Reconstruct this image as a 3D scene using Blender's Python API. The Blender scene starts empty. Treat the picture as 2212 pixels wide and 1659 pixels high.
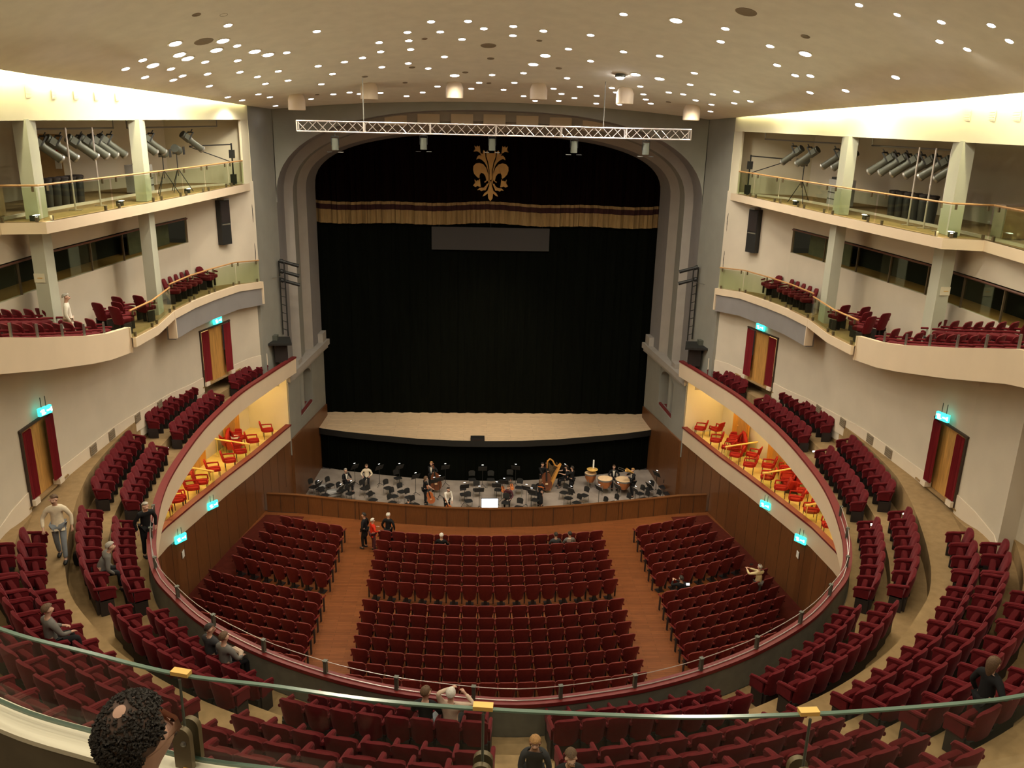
import bpy, bmesh, math, random
import numpy as np
from mathutils import Vector, Matrix
random.seed(7)
PI = math.pi
SC = bpy.context.scene
COL = SC.collection

# ------------------------------------------------------------ camera, world, exposure
CAM = np.array([-0.967, 0.0, 18.5])
_p, _y, _r, F = 0.30501, 0.05111, -0.02416, 1827.7
def _axes():
    cy, sy = math.cos(_y), math.sin(_y)
    f = np.array([sy, cy, 0.]); r = np.array([cy, -sy, 0.]); d = np.array([0, 0, -1.])
    f2 = math.cos(_p)*f + math.sin(_p)*d; d2 = -math.sin(_p)*f + math.cos(_p)*d
    return math.cos(_r)*r + math.sin(_r)*d2, -math.sin(_r)*r + math.cos(_r)*d2, f2
RX, DN, FW = _axes()
cd = bpy.data.cameras.new('camera'); cam = bpy.data.objects.new('camera', cd); COL.objects.link(cam)
cd.sensor_width = 36; cd.lens = F/2212*36; cd.clip_start = .05; cd.clip_end = 300
m = Matrix.Identity(4)
for i in range(3):
    m[i][0] = RX[i]; m[i][1] = -DN[i]; m[i][2] = -FW[i]; m[i][3] = CAM[i]
cam.matrix_world = m
SC.camera = cam
SC.view_settings.view_transform = 'Standard'; SC.view_settings.look = 'None'
SC.view_settings.gamma = 1; SC.view_settings.use_curve_mapping = False
SC.view_settings.exposure = EXPOSURE = 0.04
cyc = SC.cycles
cyc.max_bounces = 6; cyc.diffuse_bounces = 4; cyc.glossy_bounces = 2; cyc.transmission_bounces = 4; cyc.transparent_max_bounces = 12
cyc.caustics_reflective = False; cyc.caustics_refractive = False; cyc.sample_clamp_indirect = 4; cyc.sample_clamp_direct = 0
cyc.use_denoising = True; cyc.use_adaptive_sampling = True; cyc.adaptive_threshold = 0.04
w = bpy.data.worlds.new('world'); SC.world = w; w.use_nodes = True
w.node_tree.nodes['Background'].inputs[0].default_value = (.02, .016, .012, 1)
w.node_tree.nodes['Background'].inputs[1].default_value = 1

# ray helpers: where a sight line of the photograph meets a real surface
def ray(x, y):
    u = (x-1106)/F; v = (y-829.5)/F
    return RX*u + DN*v + FW
def atz(x, y, z):
    d = ray(x, y); return CAM + d*((z-CAM[2])/d[2])
def aty(x, y, Y):
    d = ray(x, y); return CAM + d*(Y/d[1])
def atx(x, y, X):
    d = ray(x, y); return CAM + d*((X-CAM[0])/d[0])
def atv(x, y, A, B):                       # vertical plane through plan points A, B
    d = ray(x, y); n = np.array([B[1]-A[1], A[0]-B[0], 0.])
    return CAM + d*(np.dot(np.array([A[0], A[1], 0])-CAM, n)/np.dot(d, n))

# ------------------------------------------------------------ materials
def mat(name, col, rough=.7, metal=0, var=0., scale=6, bump=0, sheen=0, emit=0, ecol=None, spec=.5, stretch=None, col2=None):
    m = bpy.data.materials.new(name); m.use_nodes = True
    nt = m.node_tree; b = nt.nodes['Principled BSDF']
    b.inputs['Base Color'].default_value = (*col, 1); b.inputs['Roughness'].default_value = rough
    b.inputs['Metallic'].default_value = metal; b.inputs['Specular IOR Level'].default_value = spec
    if sheen: b.inputs['Sheen Weight'].default_value = sheen; b.inputs['Sheen Roughness'].default_value = .4; b.inputs['Sheen Tint'].default_value = (1, .35, .4, 1)
    if emit:
        b.inputs['Emission Color'].default_value = (*(ecol or col), 1); b.inputs['Emission Strength'].default_value = emit
    if var or bump or col2:
        tc = nt.nodes.new('ShaderNodeTexCoord'); mp = nt.nodes.new('ShaderNodeMapping')
        nt.links.new(tc.outputs['Object'], mp.inputs[0])
        if stretch: mp.inputs['Scale'].default_value = stretch
        n = nt.nodes.new('ShaderNodeTexNoise'); n.inputs['Scale'].default_value = scale; n.inputs['Detail'].default_value = 5
        nt.links.new(mp.outputs[0], n.inputs['Vector'])
        if var or col2:
            r = nt.nodes.new('ShaderNodeValToRGB'); r.color_ramp.elements[0].position = .3; r.color_ramp.elements[1].position = .7
            c2 = col2 or tuple(min(1, c*(1+var)) for c in col); c1 = col if col2 else tuple(c*(1-var) for c in col)
            r.color_ramp.elements[0].color = (*c1, 1); r.color_ramp.elements[1].color = (*c2, 1)
            nt.links.new(n.outputs['Fac'], r.inputs[0]); nt.links.new(r.outputs[0], b.inputs['Base Color'])
        if bump:
            bp = nt.nodes.new('ShaderNodeBump'); bp.inputs['Strength'].default_value = bump; bp.inputs['Distance'].default_value = .02
            nt.links.new(n.outputs['Fac'], bp.inputs['Height']); nt.links.new(bp.outputs[0], b.inputs['Normal'])
    return m
def wood(name, c1, c2, board=.1, along='Y', rough=.45):
    m = bpy.data.materials.new(name); m.use_nodes = True; nt = m.node_tree; b = nt.nodes['Principled BSDF']
    tc = nt.nodes.new('ShaderNodeTexCoord'); mp = nt.nodes.new('ShaderNodeMapping'); nt.links.new(tc.outputs['Object'], mp.inputs[0])
    if along == 'Z': mp.inputs['Rotation'].default_value = (0, PI/2, 0)
    br = nt.nodes.new('ShaderNodeTexBrick'); br.inputs['Scale'].default_value = 1
    br.inputs['Brick Width'].default_value = board*9; br.inputs['Row Height'].default_value = board; br.inputs['Mortar Size'].default_value = .004
    br.inputs['Color1'].default_value = (*c1, 1); br.inputs['Color2'].default_value = (*c2, 1); br.inputs['Mortar'].default_value = (*[c*.35 for c in c1], 1)
    nt.links.new(mp.outputs[0], br.inputs['Vector'])
    n = nt.nodes.new('ShaderNodeTexNoise'); n.inputs['Scale'].default_value = 3; n.inputs['Detail'].default_value = 6
    m2 = nt.nodes.new('ShaderNodeMapping'); m2.inputs['Scale'].default_value = (1, 14, 14) if along != 'Z' else (14, 14, 1)
    nt.links.new(tc.outputs['Object'], m2.inputs[0]); nt.links.new(m2.outputs[0], n.inputs['Vector'])
    mx = nt.nodes.new('ShaderNodeMix'); mx.data_type = 'RGBA'; mx.blend_type = 'MULTIPLY'; mx.inputs[0].default_value = .6
    r = nt.nodes.new('ShaderNodeValToRGB'); r.color_ramp.elements[0].position = .3; r.color_ramp.elements[0].color = (.5, .5, .5, 1); r.color_ramp.elements[1].position = .7
    nt.links.new(n.outputs['Fac'], r.inputs[0]); nt.links.new(br.outputs['Color'], mx.inputs[6]); nt.links.new(r.outputs[0], mx.inputs[7])
    nt.links.new(mx.outputs[2], b.inputs['Base Color']); b.inputs['Roughness'].default_value = rough
    return m
def glassm(name, tint, alpha, fres=.3):
    m = bpy.data.materials.new(name); m.use_nodes = True; nt = m.node_tree; nt.nodes.clear()
    o = nt.nodes.new('ShaderNodeOutputMaterial'); mx = nt.nodes.new('ShaderNodeMixShader'); t = nt.nodes.new('ShaderNodeBsdfTransparent'); g = nt.nodes.new('ShaderNodeBsdfGlossy')
    fr = nt.nodes.new('ShaderNodeLayerWeight'); fr.inputs['Blend'].default_value = .25
    ml = nt.nodes.new('ShaderNodeMath'); ml.operation = 'MULTIPLY_ADD'; ml.inputs[1].default_value = fres; ml.inputs[2].default_value = alpha
    t.inputs[0].default_value = (*tint, 1); g.inputs['Roughness'].default_value = .03; g.inputs[0].default_value = (.9, 1, .95, 1)
    nt.links.new(fr.outputs['Facing'], ml.inputs[0]); nt.links.new(ml.outputs[0], mx.inputs[0]); nt.links.new(t.outputs[0], mx.inputs[1]); nt.links.new(g.outputs[0], mx.inputs[2]); nt.links.new(mx.outputs[0], o.inputs[0])
    return m
M = {}
M['ceil'] = mat('ceiling plaster', (.88, .83, .73), .85, var=.04, scale=2, bump=.05)
M['wall'] = mat('tan wall plaster', (.60, .53, .43), .8, var=.05, scale=.8, bump=.05)
M['wall2'] = mat('ivory wall plaster', (.72, .66, .50), .8, var=.03, scale=1)
M['grey'] = mat('proscenium grey paint', (.27, .265, .235), .75, var=.05, scale=1.5)
M['greyl'] = mat('proscenium rib paint', (.36, .325, .29), .75, var=.05, scale=1.5)
M['greyd'] = mat('grey band paint', (.24, .225, .225), .75, var=.05, scale=1.5)
M['cream'] = mat('cream fascia', (.74, .60, .44), .55, var=.03, scale=1)
M['creamw'] = mat('pale stone ledge', (.85, .78, .62), .5, var=.03, scale=2)
M['skirt'] = mat('pale skirting', (.72, .62, .5), .5, var=.03, scale=2)
M['carpet'] = mat('olive carpet', (.30, .20, .10), .95, var=.12, scale=5, bump=.1, spec=.1)
M['carpetd'] = mat('brown grey carpet', (.17, .14, .10), .95, var=.1, scale=5, spec=.1)
M['carpetg'] = mat('parapet grey cloth', (.16, .15, .12), .95, var=.1, scale=4, spec=.1)
M['redcarpet'] = mat('red carpet', (.085, .016, .01), .95, var=.15, scale=5, spec=.1)
M['floorwood'] = wood('oak floor boards', (.20, .062, .018), (.26, .085, .026), .12, 'Y', .4)
M['stage'] = wood('pale stage boards', (.80, .58, .37), (.86, .64, .42), .3, 'Y', .5)
M['pitfloor'] = mat('worn grey pit floor', (.30, .25, .21), .7, var=.2, scale=1.2)
M['panel'] = wood('dark walnut panelling', (.16, .062, .022), (.21, .085, .03), .9, 'Z', .35)
M['doorwood'] = mat('golden door veneer', (.48, .25, .07), .45, var=.25, scale=2, stretch=(8, 8, .7))
M['doorframe'] = mat('dark door frame', (.05, .03, .02), .6)
M['red'] = mat('crimson velvet', (.105, .0065, .010), .85, var=.12, scale=9, sheen=.2, spec=.15)
M['redpipe'] = mat('faded red piping', (.26, .055, .05), .8)  # paler red standing in for the sheen on the seat-back rim
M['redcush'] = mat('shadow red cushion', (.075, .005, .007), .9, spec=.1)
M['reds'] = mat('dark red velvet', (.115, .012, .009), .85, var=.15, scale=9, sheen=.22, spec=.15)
M['redb'] = mat('scarlet upholstery', (.36, .018, .014), .8, var=.1, scale=9, spec=.2)
M['redrail'] = mat('red padded rail', (.16, .016, .016), .55, var=.08, scale=9, spec=.4)
M['redcur'] = mat('red door curtain', (.22, .008, .015), .9, var=.2, scale=3, stretch=(14, 14, .4))
M['seatdark'] = mat('black seat base', (.018, .012, .012), .6)
M['black'] = mat('matt black', (.012, .012, .012), .55)
M['blackcl'] = mat('black drape', (.0022, .0028, .0018), .95, var=.3, scale=2, stretch=(5, 5, .3), spec=.05)
M['pelmet'] = mat('dark maroon drape', (.0045, .0014, .0012), .95, var=.4, scale=2, stretch=(6, 6, .3), spec=.05)
M['maroon'] = mat('maroon stripe', (.028, .003, .003), .9)
M['gold'] = mat('gold fringe', (.27, .17, .065), .8, var=.25, scale=4, stretch=(8, 8, .4))
M['emblem'] = mat('gold emblem cloth', (.62, .36, .12), .8, var=.08, scale=3)
M['screen'] = mat('grey surtitle screen', (.038, .034, .033), .8)
M['alu'] = mat('bright aluminium', (.75, .68, .66), .3, metal=.7)
M['steel'] = mat('dull steel', (.35, .34, .32), .35, metal=.8)
M['lamp'] = mat('lantern grey', (.10, .105, .085), .5, metal=.3)
M['bronze'] = mat('bronze clamp', (.16, .12, .07), .45, metal=.5)
M['brass'] = mat('yellow brass', (.9, .55, .15), .45, metal=.3)
M['railwood'] = mat('amber handrail', (.50, .27, .10), .45, var=.1, scale=6)
M['glass'] = glassm('balustrade glass', (.91, .95, .85), .02)
M['glassdk'] = glassm('front balustrade glass', (.975, .985, .975), .004, .1)
M['glassedge'] = mat('green glass edge', (.13, .21, .16), .2, spec=1)
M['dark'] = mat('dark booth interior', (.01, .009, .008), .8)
M['orange'] = mat('orange box wood', (.60, .27, .04), .5, var=.2, scale=2, stretch=(8, 8, .7))
M['yellow'] = mat('yellow box floor', (.80, .62, .20), .6, var=.05)
M['white'] = mat('white card', (.85, .85, .82), .7)
M['paper'] = mat('music paper', (.85, .82, .75), .7)
M['grill'] = mat('brown vent grille', (.26, .20, .14), .7)
M['case'] = mat('grey road case', (.35, .34, .33), .5)
M['ply'] = mat('plywood crate', (.42, .28, .13), .7, var=.15, scale=3)
M['copper'] = mat('copper kettle', (.60, .22, .08), .3, metal=.7)
M['skinhead'] = mat('calf drum skin', (.78, .55, .32), .6, var=.1)
M['violin'] = mat('orange varnish', (.55, .14, .03), .3, spec=.8)
M['bass'] = mat('brown varnish', (.16, .05, .02), .35)
M['harp'] = mat('harp maple', (.60, .28, .06), .35)
M['skin'] = mat('skin', (.56, .33, .24), .6)
M['hairdk'] = mat('dark hair', (.022, .016, .012), .7, var=.4, scale=60, bump=.6)
M['hairgr'] = mat('grey hair', (.38, .35, .31), .8, var=.2, scale=60, bump=.5)
M['hairwh'] = mat('white hair', (.65, .62, .57), .8, var=.15, scale=60, bump=.5)
M['hairbl'] = mat('blonde hair', (.42, .22, .08), .7, var=.3, scale=50, bump=.6)
M['hairbr'] = mat('brown hair', (.11, .06, .03), .7, var=.3, scale=60, bump=.5)
M['hairscalp'] = mat('scalp seen through hair', (.10, .06, .045), .8, var=.3, scale=50)
def cloth(n, c): 
    M[n] = mat(n, c, .85, var=.08, scale=12, spec=.2)
for n, c in dict(cream_cloth=(.72, .62, .47), white_cloth=(.75, .70, .62), black_cloth=(.012, .012, .014), darkgrey_cloth=(.045, .045, .05), red_cloth=(.55, .03, .012), jeans=(.22, .24, .27), grey_cloth=(.16, .15, .14), yellow_cloth=(.65, .55, .32), beige_cloth=(.6, .46, .36), plum_cloth=(.09, .03, .04), pink_cloth=(.55, .35, .35)).items(): cloth(n, c)
M['spot'] = mat('lit downlight', (1, 1, 1), .5, emit=22, ecol=(1, .96, 1))
M['flare'] = mat('lit followspot', (1, 1, 1), .5, emit=60, ecol=(1, .95, .92))
M['cove'] = mat('cove lamp', (1, 1, 1), .5, emit=26, ecol=(1, .93, .62))
M['exit'] = mat('lit exit sign', (.02, .5, .45), .5, emit=1.9, ecol=(.05, .85, .72))
M['exitw'] = mat('lit exit pictogram', (1, 1, 1), .5, emit=4, ecol=(.8, 1, 1))
M['monitor'] = mat('lit score screen', (1, 1, 1), .5, emit=5, ecol=(.93, .92, 1))
M['bulb'] = mat('lit desk lamp', (1, 1, 1), .5, emit=5, ecol=(1, .95, .9))
M['strip'] = mat('lit step light', (1, .9, .5), .5, emit=2.2, ecol=(1, .85, .4))
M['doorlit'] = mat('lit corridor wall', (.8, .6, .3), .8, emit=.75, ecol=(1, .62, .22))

# ------------------------------------------------------------ mesh builder and objects
class MB:
    def __init__(s): s.v = []; s.f = []; s.sm = []
    def add(s, vs, fs, smooth=False):
        o = len(s.v); s.v += [tuple(map(float, v)) for v in vs]; s.f += [tuple(i+o for i in f) for f in fs]; s.sm += [smooth]*len(fs); return s
    def box(s, c, size, rz=0, rx=0, taper=1):
        hx, hy, hz = [a/2 for a in size]
        R = Matrix.Rotation(rz, 3, 'Z') @ Matrix.Rotation(rx, 3, 'X')
        vs = []
        for sz in (-1, 1):
            t = taper if sz > 0 else 1
            for sx, sy in ((-1, -1), (1, -1), (1, 1), (-1, 1)): vs.append(Vector(c)+R @ Vector((sx*hx*t, sy*hy*t, sz*hz)))
        return s.add(vs, [(3, 2, 1, 0), (4, 5, 6, 7), (0, 1, 5, 4), (1, 2, 6, 5), (2, 3, 7, 6), (3, 0, 4, 7)])
    def tube(s, p0, p1, r, r1=None, n=8, caps=True, smooth=True):
        p0 = Vector(p0); p1 = Vector(p1); r1 = r if r1 is None else r1; d = (p1-p0)
        if d.length < 1e-6: return s
        d.normalize(); a = d.orthogonal().normalized(); b = d.cross(a)
        vs = [p+(a*math.cos(t)+b*math.sin(t))*q for p, q in ((p0, r), (p1, r1)) for t in [2*PI*i/n for i in range(n)]]
        s.add(vs, [(i, (i+1) % n, n+(i+1) % n, n+i) for i in range(n)], smooth)
        if caps: o = vs; s.add(o[:n], [tuple(range(n-1, -1, -1))]); s.add(o[n:], [tuple(range(n))])
        return s
    def path(s, pts, r, n=6, closed=False):
        pts = [Vector(p) for p in pts]; k = len(pts); rings = []
        up = Vector((0, 0, 1))
        for i, p in enumerate(pts):
            t = (pts[(i+1) % k]-pts[i-1]) if closed else (pts[min(i+1, k-1)]-pts[max(i-1, 0)])
            t.normalize(); a = t.cross(up)
            if a.length < .05: a = t.cross(Vector((0, 1, 0)))
            a.normalize(); b = a.cross(t); rr = r[i] if isinstance(r, (list, tuple)) else r
            rings.append([p+(a*math.cos(q)+b*math.sin(q))*rr for q in [2*PI*j/n for j in range(n)]])
        vs = [v for rg in rings for v in rg]; fs = []
        for i in range(k if closed else k-1):
            for j in range(n):
                a0 = i*n; b0 = ((i+1) % k)*n; fs.append((a0+j, a0+(j+1) % n, b0+(j+1) % n, b0+j))
        if not closed: fs += [tuple(range(n-1, -1, -1)), tuple((k-1)*n+j for j in range(n))]
        return s.add(vs, fs, True)
    def lathe(s, prof, n=16, c=(0, 0, 0), R=None):
        vs = []; k = len(prof)
        for r, z in prof:
            for j in range(n):
                q = Vector((r*math.cos(2*PI*j/n), r*math.sin(2*PI*j/n), z)); q = R @ q if R else q; vs.append(q+Vector(c))
        fs = [(i*n+j, i*n+(j+1) % n, (i+1)*n+(j+1) % n, (i+1)*n+j) for i in range(k-1) for j in range(n)]
        s.add(vs, fs, True)
        if prof[0][0] > 1e-4: s.add(vs[:n], [tuple(range(n-1, -1, -1))])
        if prof[-1][0] > 1e-4: s.add(vs[-n:], [tuple(range(n))])
        return s
    def grid(s, rows, smooth=True, closed=False, flip=False):
        k = len(rows[0]); vs = [v for r in rows for v in r]; fs = []
        for i in range(len(rows)-1):
            for j in range(k if closed else k-1):
                f = (i*k+j, i*k+(j+1) % k, (i+1)*k+(j+1) % k, (i+1)*k+j); fs.append(f[::-1] if flip else f)
        return s.add(vs, fs, smooth)
    def prism(s, poly, z0, z1):                 # plan polygon, z0/z1 numbers or functions of (x, y)
        g = lambda z, p: z(*p) if callable(z) else z
        n = len(poly); vs = [(*p, g(z0, p)) for p in poly]+[(*p, g(z1, p)) for p in poly]
        return s.add(vs, [tuple(range(n-1, -1, -1)), tuple(range(n, 2*n))]+[(i, (i+1) % n, n+(i+1) % n, n+i) for i in range(n)])
    def strip(s, pts, th):                      # pts (x, y, z0, z1) ; slab of thickness th to the left of travel
        n = len(pts); L = []
        for i in range(n):
            a = pts[max(i-1, 0)]; b = pts[min(i+1, n-1)]; t = Vector((b[0]-a[0], b[1]-a[1])); t.normalize(); nn = (-t[1]*th, t[0]*th); p = pts[i]
            L.append([(p[0], p[1], p[2]), (p[0], p[1], p[3]), (p[0]+nn[0], p[1]+nn[1], p[3]), (p[0]+nn[0], p[1]+nn[1], p[2])])
        s.grid(L, False, closed=True); s.add(L[0], [(0, 1, 2, 3)]); s.add(L[-1], [(3, 2, 1, 0)]); return s
    def build(s, name, mt, parent=None, loc=None):
        me = bpy.data.meshes.new(name); me.from_pydata(s.v, [], s.f); me.materials.append(mt if not isinstance(mt, str) else M[mt])
        me.polygons.foreach_set('use_smooth', s.sm); 
        bm = bmesh.new(); bm.from_mesh(me); bmesh.ops.remove_doubles(bm, verts=bm.verts, dist=1e-5); bmesh.ops.recalc_face_normals(bm, faces=bm.faces); bm.to_mesh(me); bm.free()
        me.update()
        try: me.set_sharp_from_angle(angle=math.radians(38))
        except Exception: pass
        o = bpy.data.objects.new(name, me); COL.objects.link(o)
        if parent: o.parent = parent
        if loc: o.location = loc
        return o
def tag(o, label=None, cat=None, group=None, kind=None):
    if label: o['label'] = label
    if cat: o['category'] = cat
    if group: o['group'] = group
    if kind: o['kind'] = kind
    return o
def thing(name, label, cat, loc=(0, 0, 0), rz=0, group=None):
    o = bpy.data.objects.new(name, None); COL.objects.link(o); o.location = loc; o.rotation_euler = (0, 0, rz); o.empty_display_size = .1
    return tag(o, label, cat, group)
def struct(name, mb, mt): return tag(mb.build(name, mt), kind='structure')
def part_copy(src, parent):
    c = src.copy(); COL.objects.link(c); c.parent = parent
    return c
def dup(root, loc, rz, label, group=None, scale=None, kids=None):
    r = root.copy(); COL.objects.link(r); r.location = loc; r.rotation_euler = (0, 0, rz); r['label'] = label
    if scale: r.scale = scale
    if group: r['group'] = group
    for ch in (kids if kids is not None else KIDS[root.name]):
        c = ch.copy(); COL.objects.link(c); c.parent = r
        for g in KIDS.get(ch.name, []):
            d = g.copy(); COL.objects.link(d); d.parent = c
    return r
KIDS = {}
def reg(root):
    for o in list(COL.objects):
        if o.parent == root:
            KIDS.setdefault(root.name, []).append(o)
    for ch in KIDS.get(root.name, []):
        for o in list(COL.objects):
            if o.parent == ch: KIDS.setdefault(ch.name, []).append(o)
    return root
ORD = ['', 'first', 'second', 'third', 'fourth', 'fifth', 'sixth', 'seventh', 'eighth', 'ninth', 'tenth', 'eleventh', 'twelfth', 'thirteenth', 'fourteenth', 'fifteenth', 'sixteenth', 'seventeenth', 'eighteenth', 'nineteenth', 'twentieth', 'twenty-first', 'twenty-second']
def light(kind, loc, power, col, size=.1, rot=None, parent=None, name=None, **kw):
    ld = bpy.data.lights.new(name or 'lamp_light', kind); ld.energy = power; ld.color = col
    if kind == 'AREA':
        ld.shape = 'RECTANGLE'; ld.size, ld.size_y = (size if isinstance(size, tuple) else (size, size))
    else: ld.shadow_soft_size = size
    for k, v in kw.items(): setattr(ld, k, v)
    o = bpy.data.objects.new(ld.name, ld); COL.objects.link(o); o.location = loc
    if rot: o.rotation_euler = rot
    if parent: o.parent = parent
    return o

# ------------------------------------------------------------ plan of the hall
_H = [(0, 14.03), (1.85, 14.28), (3.12, 14.62), (4.3, 15.1), (5.45, 15.72), (6.76, 16.66), (7.75, 17.68), (8.43, 18.55), (9.1, 20.05), (9.94, 22.95), (10.42, 25.8), (10.76, 30), (10.72, 34.4), (10.35, 37.7), (9.95, 40.63), (9.8, 41.6)]
def catmull(P, n=10, mirror=True):
    P = [np.array(p, float) for p in P]; out = []
    for i in range(len(P)-1):
        p0 = P[i-1] if i else (P[1]*np.array([-1, 1]) if mirror else 2*P[0]-P[1]); p1 = P[i]; p2 = P[i+1]; p3 = P[i+2] if i+2 < len(P) else 2*P[-1]-P[-2]
        for k in range(n):
            t = k/n; out.append(.5*(2*p1+(p2-p0)*t+(2*p0-5*p1+4*p2-p3)*t*t+(-p0+3*p1-3*p2+p3)*t**3))
    out.append(P[-1]); return np.array(out)
_C = catmull(_H); _S = np.concatenate([[0], np.cumsum(np.linalg.norm(np.diff(_C, axis=0), axis=1))]); SMAX = float(_S[-1])
def ring(s, d=0.):
    a = min(abs(s), SMAX-1e-4); i = min(max(int(np.searchsorted(_S, a))-1, 0), len(_S)-2)
    t = (a-_S[i])/(_S[i+1]-_S[i]); p = _C[i]+(_C[i+1]-_C[i])*t
    def tan(j):
        j = min(max(j, 0), len(_C)-1); q = _C[min(j+1, len(_C)-1)]-(_C[j-1] if j else _C[1]*np.array([-1, 1])); return q/np.linalg.norm(q)
    tg = tan(i)*(1-t)+tan(i+1)*t; tg = tg/np.linalg.norm(tg); q = p+np.array([tg[1], -tg[0]])*d
    return (float(q[0]) if s >= 0 else -float(q[0])), float(q[1])
def ringdir(s):                     # heading (rotation about z) so local +Y looks over the ring into the hall
    a = ring(s, 0); b = ring(s, 1.); return math.atan2(a[1]-b[1], a[0]-b[0])-PI/2
def zr(Y):
    Y = min(max(Y, 11), 42); return 6.75+.052*(41.5-Y) if Y > 20 else 7.868-.05*(20-Y)
def zring(s): return zr(ring(s)[1])
# ============================================================ STRUCTURE
def mir(P): return [(-p[0], *p[1:]) for p in P]
def resample(P, step=.5):
    out = [P[0]]
    for a, b in zip(P[:-1], P[1:]):
        n = max(1, int(math.dist(a[:2], b[:2])/step))
        for k in range(1, n+1): out.append(tuple(a[i]+(b[i]-a[i])*k/n for i in range(len(a))))
    return out
BR = [(9.85, 49.2), (10.3, 41.55), (11.0, 37.0), (11.5, 34.3), (12.02, 31.1), (12.33, 29.0), (12.4, 27), (12.3, 25), (11.9, 22.5), (11.0, 20.2), (9.4, 18), (7, 16), (3.5, 14.7), (0, 14.2)]
def zbx(Y): return 3.1+(41.6-min(max(Y, 26), 41.6))*.045
W1 = [(10.85, 40.0), (11.45, 38.9), (11.79, 37.33), (12.42, 35.2), (12.78, 32.2), (12.8, 28), (12.68, 22.75), (12.68, 21.1), (12.3, 18.7), (12.1, 18.25), (12.5, 18.2), (12.8, 16.5), (13.1, 12), (13.1, -4)]
E2 = [(10.72, 39.55), (11.28, 37.6), (11.7, 35.35), (11.92, 33.5), (11.96, 31.25), (11.6, 28.5), (11.62, 26.6)]
def z2(Y): return 10.92+(39.6-Y)*.036+.15*min(max((39.6-Y)/2, 0), 1)
PAR = [(11.8, 26.6, 11.06, 11.88), (11.76, 25.0, 11.27, 12.09), (11.7, 23.6, 11.55, 12.37), (11.5, 20.7, 12.23, 13.07), (11.3, 18.0, 12.93, 13.77), (11.1, 15.5, 13.4, 14.2), (10.9, 13, 13.6, 14.4)]
E3 = [(10.93, 39.6), (11.45, 34.8), (11.9, 30.8), (12.3, 27.9), (12.82, 24.35), (13.9, 24.05), (13.7, 21.5), (13.5, 18), (13.4, 10), (13.4, 4)]
W2 = [(10.85, 39.6), (12.78, 36.0), (13.4, 32.3), (14.0, 27), (14.1, 24), (14.1, 18), (14, 8)]
BAND = [(10.9, 39.6), (12.25, 30.9), (13.25, 25.5), (13.5, 22), (13.6, 16), (13.6, -4)]
W3 = [(11.2, 39.9), (14.2, 38.5), (16.2, 32), (16.8, 26), (17, 18), (17, -4)]

# floors --------------------------------------------------------------
mb = MB(); pl = [(p[0], p[1]) for p in BR[1:]]
pl2 = [(x, y) for x, y in pl] + [(-x, y) for x, y in reversed(pl[:-1])]
pl2 = [(10.6, 37.9)]+[q for q in pl if q[1] < 37.5]+[(-x, y) for x, y in reversed([q for q in pl if q[1] < 37.5 and q[0] > 0])]+[(-10.6, 37.9)]
mb.prism([(x*1.03, y) for x, y in pl2], -.2, 0); struct('floor', mb, 'floorwood')
mb = MB()
for sg in (-1, 1):                                  # red carpet strips along the side walls
    P = [(sg*x, y) for x, y in [(10.75, 37.4), (11.5, 34.3), (12.02, 31.1), (12.33, 29.0), (12.4, 27), (12.3, 25), (11.9, 22.5), (9.4, 22.5), (9.7, 27), (9.6, 31), (9.1, 34.3), (8.9, 37.2)]]
    mb.prism(P if sg < 0 else P[::-1], 0, .012)
struct('floor_aisle_carpet', mb, 'redcarpet')
mb = MB().prism([(-10.4, 36), (10.4, 36), (10.4, 47), (-10.4, 47)], -1.9, -1.7); struct('floor_pit', mb, 'pitfloor')
ST = [(-9.9, 47.0), (-9.6, 46.8), (-8.2, 46.3), (-6.7, 45.9), (-4, 45.25), (-2, 45.0), (0, 44.93), (2, 45.0), (4, 45.25), (6.7, 45.9), (8.2, 46.3), (9.6, 46.8), (9.9, 47.0)]
mb = MB().prism(ST+[(9.9, 53), (-9.9, 53)], .72, .9); struct('floor_stage', mb, 'stage')
mb = MB().strip([(x, y+.35, -1.7, .72) for x, y in ST], .15)
for i in range(-16, 17):
    x = i*.58; y = 45.15+abs(x)**1.6*.046
    mb.box((x, y+.1, -.5), (.05, .06, 2.3))
struct('wall_pit_back', mb, 'blackcl')
mb = MB().strip([(x, y-.005, .55, .905) for x, y in ST], .05); struct('trim_stage_edge', mb, 'black')

# pit wall
PW = [(-10.75, 37.75), (-9.3, 37.6), (-7.8, 37.25), (-6, 36.85), (-4.3, 36.5), (-2.2, 36.2), (0, 36.1), (2.2, 36.2), (4.3, 36.5), (6, 36.85), (7.8, 37.25), (9.3, 37.6), (10.75, 37.75)]
mb = MB().strip([(x, y, -.05, .95) for x, y in PW], .1)
struct('wall_pit_front', mb, 'panel')
mb = MB().strip([(x, y-.03, .93, .97) for x, y in PW], .16); struct('trim_pit_cap', mb, 'panel')
mb = MB().strip([(x, y-.022, .0, .93) for x, y in []] or [(PW[0][0], PW[0][1]-.02, 0, .02), (PW[1][0], PW[1][1]-.02, 0, .02)], .02)
for k in range(1, 26):
    t = k/26*12; i = min(int(t), 11); a, b = PW[i], PW[i+1]; q = t-i
    mb.box((a[0]+(b[0]-a[0])*q, a[1]+(b[1]-a[1])*q-.012, .46), (.02, .02, .92))
struct('trim_pit_battens', mb, 'doorframe')

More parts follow.
